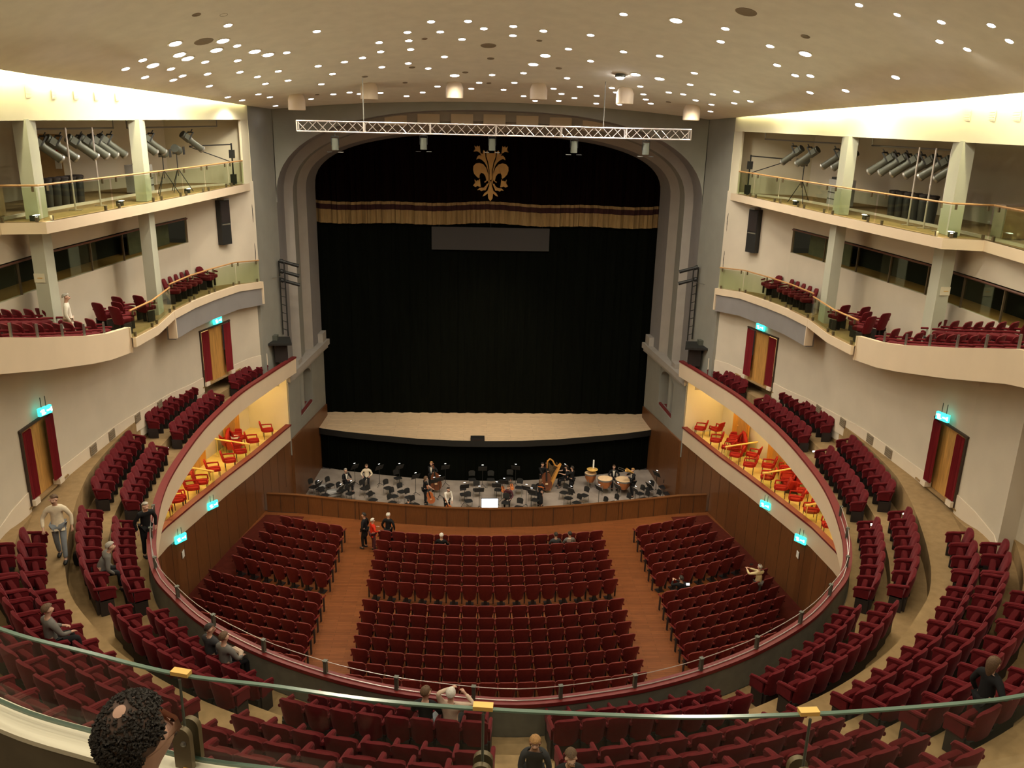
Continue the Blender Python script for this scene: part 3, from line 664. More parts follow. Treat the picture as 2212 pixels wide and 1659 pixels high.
# bare spot lights over the pit and the forestage, no fittings modelled
for x, y, p in [(-7, 39.5, 55), (-3, 38.8, 55), (1, 38.8, 55), (5, 39.5, 55), (8.5, 41.5, 40)]:
    light('SPOT', (x, y-1.5, 8), p*15, (1, .88, .75), .3, (.42, 0, 0), name='pit_beam', spot_size=.75, spot_blend=.8)
light('SPOT', (0, 38.5, 17.2), 4700, (1, .80, .55), .5, (.66, 0, 0), name='forestage_beam', spot_size=.75, spot_blend=1)

# uplighters added on the top gallery floors to brighten the ceiling
for sg, nm in ((-1, 'left'), (1, 'right')):
    for k, Y in enumerate([20.0, 24.6, 29.0, 34.0]):
        t = thing('floor_uplighter', 'small black uplighter on the floor of the top %s gallery, %s from the camera' % (nm, ORD[k+1]), 'lamp', (sg*(float(np.interp(Y, [q[1] for q in E3[::-1]], [q[0] for q in E3[::-1]]))+.45), Y, 15.42))
        MB().box((0, 0, .08), (.16, .22, .16)).build('housing', M['black'], t); MB().box((-sg*.06, 0, .165), (.1, .22, .012)).build('lens', M['bulb'], t)
        lo = light('SPOT', (t.location[0]-sg*.05, Y, 15.64), UPL, (1, .92, .76), .1, None, name='uplight_beam', spot_size=2.4, spot_blend=1)
        d = Vector((-sg*13, -1.5, 3.4)); lo.rotation_euler = d.to_track_quat('-Z', 'Y').to_euler()
# ============================================================ SEATING
def cushion(mb, c, size, r=.05, n=5):               # soft box
    hx, hy, hz = [a/2 for a in size]; rows = []
    for i in range(n*2+1):
        t = -PI/2+PI*i/(n*2); z = math.sin(t); q = abs(math.cos(t))
        e = 1-(1-q**.5)*min(r/min(hx, hy), 1) if abs(z) < 1 else 1-min(r/min(hx, hy), 1)
        pts = []
        for j in range(12):
            a = 2*PI*(j+.5)/12; cx, cy = math.cos(a), math.sin(a); m_ = (abs(cx)**5+abs(cy)**5)**(-.2)
            pts.append((c[0]+cx*m_*hx*e, c[1]+cy*m_*hy*e, c[2]+hz*(abs(z)**.5)*(1 if z > 0 else -1)))
        rows.append(pts)
    mb.grid(rows, True, closed=True); mb.add(rows[0], [tuple(range(11, -1, -1))]); mb.add(rows[-1], [tuple(range(12))]); return mb
def shell(mb, w0, w1, z0, z1, th, curve, lean, crown=.03, nx=8, nz=7):
    F_, B_ = [], []
    for i in range(nz+1):
        t = i/nz; w = w0+(w1-w0)*t**.8; z = z0+(z1-z0)*t
        k = th*(1-(2*max(t-.75, 0))**2*2)
        f, b = [], []
        for j in range(nx+1):
            u = j/nx*2-1; x = u*w; y = -lean*t+curve*(u*u); zz_ = z+crown*(1-u*u)*t-.04*max(abs(u)-.75, 0)*4*t*t
            e = 1-max(abs(u)-.6, 0)*1.6
            f.append((x, y+k*.5*e, zz_)); b.append((x, y-k*.5*e, zz_))
        F_.append(f); B_.append(b)
    mb.grid(F_, True); mb.grid(B_, True, flip=True)
    mb.grid([F_[-1], B_[-1]], True); mb.grid([B_[0], F_[0]], True)
    mb.grid([[r[0] for r in F_], [r[0] for r in B_]], True); mb.grid([[r[-1] for r in B_], [r[-1] for r in F_]], True); return mb
# local frame: seat faces +Y, back of the chair at y = 0, floor at z = 0
def make_stalls():
    t = thing('stalls_seat', 'x', 'theatre seat', (0, -50, 0), 0, 'stalls seats')
    shell(MB(), .2, .3, .28, .95, .1, .08, .13, .05).build('backrest', M['reds'], t)
    MB().path([(.3*u, -.13+.08*u*u, .955+.05*(1-u*u)-.06*max(abs(u)-.75, 0)*4) for u in [k/6-1 for k in range(13)]], .016, 5).build('piping', M['redpipe'], t)  # velvet sheen along the top edge, modelled as a paler tube
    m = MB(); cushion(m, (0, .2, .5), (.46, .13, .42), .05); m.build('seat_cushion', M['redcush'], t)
    MB().path([(-.29, -.05, .66), (-.295, .12, .64), (-.295, .36, .62)], .03, 6).build('armrest', M['reds'], t)
    MB().path([(.29, -.05, .66), (.295, .12, .64), (.295, .36, .62)], .03, 6).build('armrest', M['reds'], t)
    MB().box((0, .03, .17), (.12, .1, .34)).box((0, .1, .015), (.3, .3, .03)).box((-.295, .2, .3), (.03, .09, .6)).box((.295, .2, .3), (.03, .09, .6)).build('pedestal', M['seatdark'], t)
    return reg(t)
def make_gallery():
    t = thing('gallery_seat', 'x', 'theatre seat', (0, -50, 0), 0, 'gallery seats')
    m = MB(); shell(m, .235, .26, .34, .90, .13, .04, .1, .03); m.build('backrest', M['red'], t)
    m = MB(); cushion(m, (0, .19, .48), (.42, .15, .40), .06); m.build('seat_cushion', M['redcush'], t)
    for s in (-1, 1):
        m = MB(); m.path([(s*.27, -.06, .72), (s*.27, .1, .68), (s*.27, .25, .66), (s*.27, .37, .63), (s*.27, .41, .56)], [.035, .04, .038, .036, .025], 7); m.box((s*.27, .22, .5), (.05, .34, .26)); m.build('armrest', M['red'], t)
    m = MB().box((0, -.0, .2), (.5, .08, .34)); m.box((-.27, .18, .2), (.05, .3, .4)); m.box((.27, .18, .2), (.05, .3, .4)); m.build('base', M['seatdark'], t)
    return reg(t)
STP, GAP = make_stalls(), make_gallery()
GALLERY = []; STALLS = []
rowname = dict(A='front row', B='second row', C='third row', D='fourth row', E='fifth row', F='sixth row', G='seventh row', H='eighth row')
def grow(side, row, s0, s1, off0, off1, d0, d1, n, blk):
    # side -1/1 ; s from s0 to s1 (absolute arc), offsets z, d of seat backs
    for k in range(n):
        q = (k+.5)/n; s = s0+(s1-s0)*q; d = d0+(d1-d0)*q; z = zring(s)+off0+(off1-off0)*q
        x, y = ring(side*s, d); a = ringdir(side*s)
        xa = ring(side*(s-.25), d); xb = ring(side*(s+.25), d)
        pitch = abs((s1-s0)/n)*math.dist(xa, xb)/.5
        GALLERY.append((x, y, z, a, pitch/.555, side, row, k+1, n, blk))
FA, FB, FC, FD, FE, FF, FG = -.75, -.35, .2, .6, 1.0, 1.4, 1.8
for sd in (-1, 1):
    grow(sd, 'A', 31.6, 28.1, FA, FA, 1.17, 1.2, 5, 'the block nearest the proscenium')
    grow(sd, 'B', 25.65, 21.2, FB, FB, 1.95, 1.93, 8, 'the block before the near door')
    grow(sd, 'A', 26.1, 21.1, FA, FA, 1.05, 1.1, 8, 'the block before the near door')
    grow(sd, 'B', 19.5, 14.75, FB, FB, 1.9, 1.76, 8, 'the middle side block')
    grow(sd, 'A', 19.4, 14.7, FA, FA, 1.16, 1.02, 8, 'the middle side block')
    grow(sd, 'B', 13.25, 9.4, FB, FB, 1.76, 1.5, 7, 'the block beside the lower steps')
    grow(sd, 'A', 13.2, 9.5, FA, FA, .98, .75, 7, 'the block beside the lower steps')
    grow(sd, 'B', 8.55, 4.8, FB, FB, 1.5, 1.76, 8, 'the curved corner block')
    grow(sd, 'A', 8.5, 4.9, FA, FA, .75, .95, 8, 'the curved corner block')
    grow(sd, 'C', 11.2, 4.85, FC, FC, 2.72, 2.95, 13, 'the long side block')
    grow(sd, 'D', 10.4, 4.8, FD, FD, 3.3, 3.65, 12, 'the long side block')
    grow(sd, 'E', 9.9, 4.7, FE, FE, 3.9, 4.45, 11, 'the long side block')
    grow(sd, 'F', 9.4, 4.7, FF, FF, 4.7, 5.2, 10, 'the long side block')
    grow(sd, 'B', 3.95, .45, FB, FB, 1.6, 1.3, 8, 'the rear centre block')
    grow(sd, 'A', 3.85, .55, FA, FA, .84, .57, 8, 'the rear centre block')
    for r, f, d in (('C', FC, 2.75), ('D', FD, 3.55), ('E', FE, 4.3), ('F', FF, 5.05), ('G', FG, 5.85)):
        grow(sd, r, 4.0, .35, f, f, d+.08, d-.05, 8 if r < 'F' else 9, 'the rear centre block')
GALLERY = [g for g in GALLERY if not (g[9] == 'the long side block' and g[6] in 'EF' and False)]
def inframe(x, y, z, mx=60):
    v = np.array([x, y, z])-CAM; dz = v@FW
    if dz < .5: return False
    px = 1106+F*(v@RX)/dz; py_ = 829.5+F*(v@DN)/dz
    return -mx < px < 2212+mx and -mx < py_ < 1659+mx
GALLERY = [g for g in GALLERY if inframe(g[0], g[1], g[2]+.9, 20)]
GALLERY.sort(key=lambda g: math.dist(g[:3], CAM))
cut = GALLERY[300:]; GALLERY = GALLERY[:300]
sidew = {-1: 'left', 1: 'right'}
OCC = []
for i, (x, y, z, a, sc_, side, row, k, n, blk) in enumerate(GALLERY):
    lab = '%s crimson seat from the stage, %s gallery, %s, %s' % (ORD[k], sidew[side], rowname[row], blk.replace('the ', ''))
    if i == 0: t = GAP; t.location = (x, y, z); t.rotation_euler = (0, 0, a); t['label'] = lab; t.scale = (sc_, 1, 1); t['group'] = 'seats in the '+rowname[row]+' of '+blk
    else: t = dup(GAP, (x, y, z), a, lab, 'seats in the '+rowname[row]+' of '+blk, (sc_, 1, 1))
def bake_many(name, proto, items, mats, label, cat):
    bm = bmesh.new(); me = bpy.data.meshes.new(name)
    for mt in mats: me.materials.append(M[mt])
    for x, y, z, a, sx in items:
        for ch in KIDS[proto.name]:
            tmp = ch.data.copy(); tmp.transform(Matrix.Translation((x, y, z)) @ Matrix.Rotation(a, 4, 'Z') @ Matrix.Diagonal((sx, 1, 1, 1)))
            idx = mats.index([k for k in mats if M[k] == ch.data.materials[0]][0])
            n0 = len(bm.faces); bm.from_mesh(tmp); bm.faces.ensure_lookup_table()
            for f in bm.faces[n0:]: f.material_index = idx
            bpy.data.meshes.remove(tmp)
    bm.to_mesh(me); bm.free(); o = bpy.data.objects.new(name, me); COL.objects.link(o)
    return tag(o, label, cat, kind='stuff')
if cut: bake_many('gallery_seating', GAP, [c[:5] for c in cut], ['red', 'redcush', 'seatdark'], 'remaining crimson gallery seats farthest from the camera near the proscenium', 'theatre seats')

# stalls: curved rows
ups = [1160, 1181, 1203, 1225, 1247, 1268]; los = [1312, 1338, 1364, 1392, 1421, 1450, 1478]
def srow(kind, r, ypx, n_c):
    p = atz(796, ypx, .92)
    return p
YR = [float(atz(1060, y, .92)[1]) for y in ups+los]
def sag(x): return .0215*x*x
def addseat(x, Y, blk, row, k, n, frm):
    y = Y+sag(x); a = math.atan(.043*x)
    if abs(x) > 7: pass
    STALLS.append((x, y, 0, a, 1, blk, row, k, n, frm))
for r, Y in enumerate(YR):
    up = r < 6; rn = r+1 if up else r-5
    W_ = 5.02
    for k in range(16):
        x = -W_+2*W_*(k+.5)/16; addseat(x, Y, 'front centre' if up else 'rear centre', rn, k+1, 16, 'left')
    # side blocks
    for sg in (-1, 1):
        x0 = 6.62 if up else 6.62
        xmax = [10.2, 10.6, 10.8, 10.9, 11.1, 11.3, 11.6, 11.7, 11.7, 11.6, 11.4, 11.0, 10.4][r]-(.35)
        nmax = {0: 6, 1: 6, 2: 7, 3: 7, 4: 8, 5: 8}.get(r, 9 if r < 9 else 8 if r < 11 else 7)
        for k in range(nmax):
            x = x0+.3+k*.6
            if x > xmax: break
            addseat(sg*x, Y+max(0, r-6)*.09, ('front ' if up else 'rear ')+sidew[sg], rn, k+1, nmax, 'aisle')
STALLS = [(x, y+.08, z, a, 1.04 if 'centre' in b else 1.0, b, r, k, n, f) for x, y, z, a, s_, b, r, k, n, f in STALLS]
STALLS = [s for s in STALLS if s[1] < float(np.interp(abs(s[0]), [0, 4.3, 7.8, 10.7], [36.1, 36.5, 37.25, 37.75]))-.6]
STALLS.sort(key=lambda g: math.dist(g[:3], CAM))
vis = STALLS[:300]; far = STALLS[300:]
for i, (x, y, z, a, sx, blk, r, k, n, frm) in enumerate(vis):
    lab = 'dark red stalls seat, %s from the %s, %s row of the %s block' % (ORD[k], 'left' if frm == 'left' else 'aisle', ORD[r], blk)
    if i == 0: t = STP; t.location = (x, y, z); t.rotation_euler = (0, 0, a); t['label'] = lab; t.scale = (sx, 1, 1); t['group'] = 'stalls seats of the '+blk+' block'
    else: dup(STP, (x, y, z), a, lab, 'stalls seats of the '+blk+' block', (sx, 1, 1))
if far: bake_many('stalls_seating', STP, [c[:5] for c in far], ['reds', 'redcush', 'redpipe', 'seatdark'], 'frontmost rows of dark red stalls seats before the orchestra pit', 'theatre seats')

# circle seats (second gallery)
def make_circle():
    t = thing('circle_seat', 'x', 'theatre seat', (0, -50, 0), 0, 'circle seats')
    m = MB(); shell(m, .23, .26, .34, .92, .11, .04, .14, .03); m.build('backrest', M['red'], t)
    m = MB(); cushion(m, (0, .26, .46), (.44, .44, .14), .06); m.build('seat_cushion', M['red'], t)
    for s in (-1, 1): MB().path([(s*.27, -.05, .68), (s*.27, .2, .66), (s*.27, .42, .62)], .035, 6).build('armrest', M['red'], t)
    MB().box((0, .1, .2), (.08, .1, .4)).box((-.25, .15, .2), (.05, .3, .36)).box((.25, .15, .2), (.05, .3, .36)).build('base', M['seatdark'], t)
    return reg(t)
CIP = make_circle(); CIR = []
for sg in (-1, 1):
    hd = lambda a: (a if sg > 0 else -a)
    # five joined seats against the wall
    for k in range(5):
        y = 35.3-k*.62; x = 12.62+.02*k; CIR.append((sg*x, y, z2(y), hd(PI/2-.15), sg, 'against the wall behind the railing, %s from the stage' % ORD[k+1], 'five joined circle seats by the wall'))
    for k in range(2):
        CIR.append((sg*(12.45+.02*k), 36.35+.55*k, z2(36), hd(PI/2+.2), sg, 'lone pair nearest the stage, %s of the two' % ORD[k+1], 'pair of circle seats'))
    for k, (x, y) in enumerate([(12.35, 29.2), (12.95, 28.9), (12.55, 27.9), (13.1, 27.7), (12.3, 27.05)]):
        CIR.append((sg*x, y, z2(y), hd(.5), sg, 'loose cluster behind the white parapet end, %s from the stage' % ORD[k+1], 'cluster of circle seats'))
    par = resample([(p[0], p[1], p[2], p[3]) for p in PAR], .58)
    k = 0
    for i, (x, y, b, tp) in enumerate(par):
        if y > 26.3: continue
        if y < 15.5: break
        k += 1; CIR.append((sg*(x+.75), y, b+.25, hd(PI/5), sg, 'front row behind the parapet, %s from the stage' % ORD[k], 'front circle row'))
        if k > 1: CIR.append((sg*(x+1.85), y+.1, b+.6, hd(PI/5), sg, 'second row behind the parapet, %s from the stage' % ORD[k-1], 'second circle row'))
CIR = [c for c in CIR if inframe(c[0], c[1], c[2]+.9, 30)]
for i, (x, y, z, a, sg, txt, grp) in enumerate(CIR):
    lab = 'red %s circle seat, %s' % (sidew[sg], txt); grp = '%s, %s side' % (grp, sidew[sg])
    if i == 0: CIP.location = (x, y, z); CIP.rotation_euler = (0, 0, a); CIP['label'] = lab; CIP['group'] = grp
    else: dup(CIP, (x, y, z), a, lab, grp)

# armchairs and sofas in the boxes
def make_arm():
    t = thing('box_armchair', 'x', 'armchair', (0, -50, 0), 0, 'armchairs in the boxes')
    shell(MB(), .22, .27, .40, .86, .09, .05, .12).build('backrest', M['redb'], t)
    cushion(MB(), (0, .28, .42), (.5, .52, .12), .06).build('seat_cushion', M['redb'], t)
    for s in (-1, 1): MB().path([(s*.28, -.02, .62), (s*.29, .2, .62), (s*.28, .48, .6), (s*.28, .5, .42)], .035, 6).build('armrest', M['redb'], t)
    for sx in (-1, 1):
        for sy in (.06, .48): MB().tube((sx*.24, sy, 0), (sx*.23, sy, .37), .014, .018, n=6).build('leg', M['doorframe'], t)
    return reg(t)
ARP = make_arm(); first = True
random.seed(11)
def boxpt(Y, d):                                        # d metres behind the rail
    x = float(np.interp(Y, [p[1] for p in BR[::-1]], [p[0] for p in BR[::-1]])); return x+d*.93, Y+d*.3
cnts = {-1: 0, 1: 0}
lay = {-1: [(40.0, .5, .2), (38.3, .55, .3), (38.4, 1.2, .2), (36.8, .5, .3), (35.6, .45, .1), (34.4, .6, .3), (33.0, .45, .2), (32.3, .5, .2), (31.6, 1.3, .3), (31.0, .5, .1), (30.2, .6, .2), (30.3, 1.3, .3), (29.5, .55, .2), (28.0, .5, .2), (27.3, .6, .2), (26.6, .5, .1), (37.5, 1.3, .3), (33.6, 1.3, .3), (28.7, 1.2, .2), (31.2, .5, .2)],
       1: [(40.7, .5, .1), (40.2, 1.0, .6), (38.8, .5, .2), (38.4, 1.1, .2), (37.6, .6, .3), (36.6, .5, .2), (36.3, 1.1, .3), (35.3, .5, .2), (34.9, 1.1, .2), (34.3, 1.7, .3), (33.7, .5, .2), (33.2, 1.1, .2), (32.5, .5, .1), (31.9, 1.1, .2), (31.3, .5, .2), (30.7, 1.1, .3), (30.1, .5, .2), (29.5, 1.0, .2), (28.7, .5, .2), (28.0, 1.0, .2), (27.4, .5, .2), (26.8, .6, .2)]}
for sg in (-1, 1):
    for Y, d, j in lay[sg]:
        cnts[sg] += 1; x, y = boxpt(Y, (d+.42) if d < .8 else d+.62); z = zbx(Y)-.35; a = sg*(PI/2)-sg*.35+random.uniform(-j, j)
        lab = 'scarlet armchair in the %s boxes, %s from the stage, %s' % (sidew[sg], ORD[cnts[sg]], 'at the rail' if d < .8 else 'behind the first row')
        if first: ARP.location = (sg*x, y, z); ARP.rotation_euler = (0, 0, a); ARP['label'] = lab; ARP['group'] = 'armchairs in the left boxes'; first = False
        else: dup(ARP, (sg*x, y, z), a, lab, 'armchairs in the %s boxes' % sidew[sg])
for sg, Ys in ((-1, [38.2]), (1, [38.2, 33.4, 28.6])):
    for k, Y in enumerate(Ys):
        x, y = boxpt(Y, 2.0); t = thing('box_sofa', 'scarlet padded sofa at the back of the %s boxes%s' % (sidew[sg], ', %s from the stage' % ORD[k+1] if sg > 0 else ''), 'sofa', (sg*x, y, zbx(Y)-.35), sg*PI/2-sg*.2)
        cushion(MB(), (0, .35, .33), (1.9, .6, .22), .06).build('seat_cushion', M['redb'], t); cushion(MB(), (0, .02, .62), (1.9, .18, .6), .08).build('backrest', M['redb'], t)
        for s in (-.9, .9): cushion(MB(), (s, .3, .42), (.14, .62, .4), .05).build('armrest', M['redb'], t)
        MB().box((0, .3, .11), (1.8, .5, .22)).build('plinth', M['doorframe'], t)
        if sg < 0: tag(cushion(MB(), (0, 0, .06), (.55, .4, .1), .12).build('folded_coat', M['white'], loc=(sg*x+.25, y+.1, zbx(Y)-.35+.45)), 'crumpled white coat lying on the scarlet sofa in the left boxes', 'coat')
# doors and glass partitions of the boxes
for sg, nm in ((-1, 'left'), (1, 'right')):
    for k, Y in enumerate([38.9, 35.3, 31.2, 27.0]):
        x, y = boxpt(Y, 2.12); t = tag(bpy.data.objects.new('door_%d' % (5+k+(4 if sg > 0 else 0)), None), kind='structure'); COL.objects.link(t)
        t.location = (sg*x, y, zbx(Y)-.36); t.rotation_euler = (0, 0, sg*.22)
        MB().box((0, 0, 1.15), (.07, 1.5, 2.3)).build('door_surround', M['orange'], t); MB().box((-sg*.05, -.2, 1.08), (.05, .85, 2.1)).build('door_leaf', M['doorwood'], t)
        MB().lathe([(.0001, -.02), (.03, 0), (.0001, .02)], 8, (-sg*.1, .15, 1.05)).build('door_knob', M['brass'], t)
    for k, Y in enumerate([36.9, 33.4, 29.9, 26.9]):
        x, y = boxpt(Y, .12); x2, y2 = boxpt(Y, 2.0); z = zbx(Y)-.35
        t = thing('box_partition', 'glass partition with pale top bar between the %s boxes, %s from the stage' % (nm, ORD[k+1]), 'partition', (0, 0, 0), 0, 'partitions of the %s boxes' % nm)
        MB().tube((sg*x, y, z+.86), (sg*x2, y2, z+.9), .04, n=8).build('top_bar', M['yellow'], t)
        MB().strip([(sg*x, y, z+.1, z+.84), (sg*x2, y2, z+.1, z+.88)], .012).build('glass_panel', M['glass'], t)
        for q in (.05, .5, .95): MB().tube((sg*(x+(x2-x)*q), y+(y2-y)*q, z), (sg*(x+(x2-x)*q), y+(y2-y)*q, z+.86), .018, n=6).build('post', M['yellow'], t)
# ============================================================ FITTINGS
def balustrade(line, h, label, nm, glass='glass', step=1.9):
    pts = resample(line, step); t = thing('glass_balustrade', label, 'balustrade')
    MB().path([(x, y, z+h) for x, y, z in resample(line, .7)], .03, 6).build('handrail', M['railwood'], t)
    k = 0
    for a, b in zip(pts[:-1], pts[1:]):
        if math.dist(a, b) < .25: continue
        q = .015; a2 = tuple(a[i]+(b[i]-a[i])*q for i in range(3)); b2 = tuple(b[i]-(b[i]-a[i])*q for i in range(3))
        MB().strip([(a2[0], a2[1], a2[2]+.04, a2[2]+h-.06), (b2[0], b2[1], b2[2]+.04, b2[2]+h-.06)], .012).build('glass_panel', M[glass], t)
        for q in (.12, .88):
            p = [a[i]+(b[i]-a[i])*q for i in range(3)]
            MB().box((p[0], p[1], p[2]+.08), (.07, .07, .14)).build('clamp', M['bronze'], t); MB().box((p[0], p[1], p[2]+h-.1), (.05, .05, .14)).build('rail_bracket', M['bronze'], t)
    return t
for sg, nm in ((-1, 'left'), (1, 'right')):
    S = lambda P: [(sg*p[0], *p[1:]) for p in P]
    balustrade(S([(x+.08, y, 15.42) for x, y in E3 if y > 12]), 1.0, 'glass balustrade with amber handrail along the top %s gallery' % nm, nm)
    balustrade(S([(x+.1, y, z2(y)) for x, y in E2[:5]]), 1.0, 'glass balustrade along the %s circle above the grey band' % nm, nm)
    balustrade(S([(x+.1, y, z2(y)) for x, y in E2[4:]]), .88, 'lower glass balustrade stepping down to the %s cream parapet' % nm, nm, step=1.6)
    # front glass uprights above the parapet
    par = resample([(p[0], p[1], p[2], p[3]) for p in PAR], 1.15); k = 0
    for x, y, b, tp in par:
        if 15.5 < y < 26.4:
            k += 1; tag(MB().box((sg*(x+.12), y, tp+.16), (.05, .05, .36)).build('parapet_post', M['steel']), 'short steel post on the %s cream parapet, %s from the stage' % (nm, ORD[k]), 'post', 'steel posts on the %s parapet' % nm)
# ring rail
for sg, nm in ((-1, 'left'), (1, 'right')):
    t = thing('ring_rail', 'thin silver rail on dark posts over the %s half of the red gallery cap' % nm, 'railing')
    s = .85; top = []
    while s < 14:
        x, y = ring(sg*s, .08); z = zr(y); MB().box((x, y, z+.12), (.07, .07, .34), rz=ringdir(sg*s)).box((x, y, z+.3), (.09, .09, .02), rz=ringdir(sg*s)).build('post', M['lamp'], t); s += 1.55
    k = 0.
    while k <= 13.4: x, y = ring(sg*k, .08); top.append((x, y, zr(y)+.29)); k += .4
    MB().path(top, .009, 5).build('rail', M['alu'], t)
    MB().path([(p[0], p[1], p[2]-.27) for p in top], .012, 5).build('lower_rail', M['alu'], t)

# doors to the gallery
def door(n, A, B, z, h, sg, lit, lab):
    t = tag(bpy.data.objects.new('door_%d' % n, None), kind='structure'); COL.objects.link(t)
    A = Vector((sg*A[0], A[1])); B = Vector((sg*B[0], B[1])); d = B-A; L = d.length; u = d/L; a = math.atan2(u[1], u[0]); nn = Vector((-u[1], u[0])) if sg > 0 else Vector((u[1], -u[0]))
    if nn[0]*sg < 0: nn = -nn
    def at(q, off, zz_): p = A+u*q+nn*off; return (p[0], p[1], zz_)
    for q in (0, L): MB().box(at(q, 0, z+h/2), (.05, .14, h), rz=a).build('jamb', M['doorframe'], t)
    MB().box(at(L/2, 0, z+h+.03), (L+.1, .14, .06), rz=a).build('lintel', M['doorframe'], t)
    def drape(q0, q1, off):
        rows = []
        for i in range(25):
            q = q0+(q1-q0)*i/24; rows.append([at(q, off+.04*math.sin(i*1.6), z+.18), at(q, off+.04*math.sin(i*1.6), z+h-.02)])
        MB().grid(rows, True).build('drape', M['redcur'], t)
    drape(.03, L*.24, -.1); drape(L*.76, L-.03, -.1)
    for q in (.12, L-.12): MB().box(at(q, -.06, z+.08), (.26, .2, .16), rz=a).build('drape_weight', M['skirt'], t)
    MB().box(at(L*.41 if lit else L/2, .1, z+h/2), (L*.44 if lit else L, .05, h), rz=a).build('door_leaf', M['doorwood'], t)
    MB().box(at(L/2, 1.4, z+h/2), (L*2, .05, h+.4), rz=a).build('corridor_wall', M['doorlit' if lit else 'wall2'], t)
    MB().box(at(L/2, .7, z-.03), (L*1.6, 1.5, .05), rz=a).build('threshold', M['carpet'], t)
    MB().tube(at(L*.62, .3, z+1.05), at(L*.62, .26, z+1.05), .03, n=8).build('handle', M['brass'], t)
def z1(Y): return zr(Y)+.14+.41*min(max((34-Y)/7, 0), 1)
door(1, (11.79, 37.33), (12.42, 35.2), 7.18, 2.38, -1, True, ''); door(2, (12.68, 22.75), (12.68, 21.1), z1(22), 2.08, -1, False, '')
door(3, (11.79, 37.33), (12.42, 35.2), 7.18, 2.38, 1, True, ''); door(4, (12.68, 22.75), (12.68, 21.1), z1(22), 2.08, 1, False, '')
# exit signs
def sign(c, a, lab, w_=.52, h_=.26):
    t = thing('exit_sign', lab, 'exit sign', tuple(c), a, 'lit emergency exit signs')
    MB().box((0, 0, 0), (w_, .08, h_)).build('sign_box', M['exit'], t)
    MB().box((-.1, -.045, -.01), (.09, .012, .15)).box((-.16, -.045, .03), (.06, .012, .03)).box((-.04, -.045, -.05), (.06, .012, .03)).box((.11, -.045, 0), (.16, .012, .04)).box((.19, -.045, 0), (.04, .012, .11)).build('pictogram', M['exitw'], t)
    for x in (-.08, .08): MB().tube((x, .02, h_/2), (x, .02, h_/2+.28), .012, n=5).build('hanger', M['lamp'], t)
for sg, nm in ((-1, 'left'), (1, 'right')):
    p = aty(460 if sg < 0 else 1653, 694 if sg < 0 else 706, 36.2); sign((sg*(11.95), 36.3, 9.82), sg*-1.2, 'lit turquoise exit sign over the %s gallery door nearest the stage' % nm)
    sign((sg*12.45, 22.1, z1(22)+2.35), sg*-1.25, 'lit turquoise exit sign over the %s gallery door nearest the camera' % nm, .42, .22)
    for (px, py), w_ in (((459.4, 1091), 'farther from the camera'), ((390, 1163), 'nearer the camera')) if sg < 0 else (((1653, 1091), 'farther from the camera'), ((1729, 1165), 'nearer the camera')):
        Yb = 31.0 if 'farther' in w_ else 28.2
        q = None
        for _ in range(1):
            x = float(np.interp(Yb, [p[1] for p in BR[::-1]], [p[0] for p in BR[::-1]])); d = ray(px, py); best = None
            for k in range(400):
                Y = 20+k*.05; xx = sg*(float(np.interp(Y, [p[1] for p in BR[::-1]], [p[0] for p in BR[::-1]]))-.16); pr = CAM+d*(Y/d[1])
                if best is None or abs(pr[0]-xx) < best[0]: best = (abs(pr[0]-xx), pr)
        sign(best[1], sg*-1.0, 'lit turquoise exit sign below the %s box front, the one %s' % (nm, w_), .5, .3)
# small white notices on the panelling
for sg, nm, px, py in ((-1, 'left', 396, 1197), (1, 'right', 1723, 1198)):
    d = ray(px, py); best = None
    for k in range(400):
        Y = 20+k*.05; xx = sg*(float(np.interp(Y, [p[1] for p in BR[::-1]], [p[0] for p in BR[::-1]]))-.03); pr = CAM+d*(Y/d[1])
        if best is None or abs(pr[0]-xx) < best[0]: best = (abs(pr[0]-xx), pr)
    tag(MB().box((0, 0, 0), (.02, .22, .28)).build('wall_notice', M['white'], loc=tuple(best[1])), 'small white notice on the dark %s panelling' % nm, 'notice')
for sg, nm in ((-1, 'left'), (1, 'right')):
    p = (sg*13.28, 24.86, 13.75); t = thing('column_notice', 'small ivory notice on the %s near column of the circle' % nm, 'notice', p, 0)
    MB().box((0, 0, 0), (.3, .02, .26)).build('card', M['wall2'], t); MB().box((0.02, -.012, 0), (.14, .006, .02)).build('printed_line', M['brass'], t)
    t['label'] = t['label']
    t.location = (sg*13.47, 24.87, 13.75)
# column line array speakers
for sg, nm in ((-1, 'left'), (1, 'right')):
    a, b = (468, 438), (498, 521); 
    if sg > 0: a, b = (1613, 460), (1644, 539)
    A, B = (sg*10.75, 39.5), (sg*12.68, 35.9)
    c = (atv(a[0], a[1], A, B)+atv(b[0], b[1], A, B))/2; an = math.atan2(B[1]-A[1], B[0]-A[0])
    t = thing('column_loudspeaker', 'tall black loudspeaker column on the %s wall beside the proscenium' % nm, 'loudspeaker', tuple(c), an)
    MB().box((0, 0, 0), (.56, .26, 1.9)).build('cabinet', M['black'], t)
    for s_ in (-1, 1):
        MB().box((0, s_*.135, .45), (.5, .02, .9)).build('grille', M['seatdark'], t); MB().box((0, s_*.14, -.08), (.46, .02, .05)).build('horn_bar', M['carpetg'], t)
    MB().box((0, 0, 1.0), (.3, .5, .08)).build('bracket', M['steel'], t)
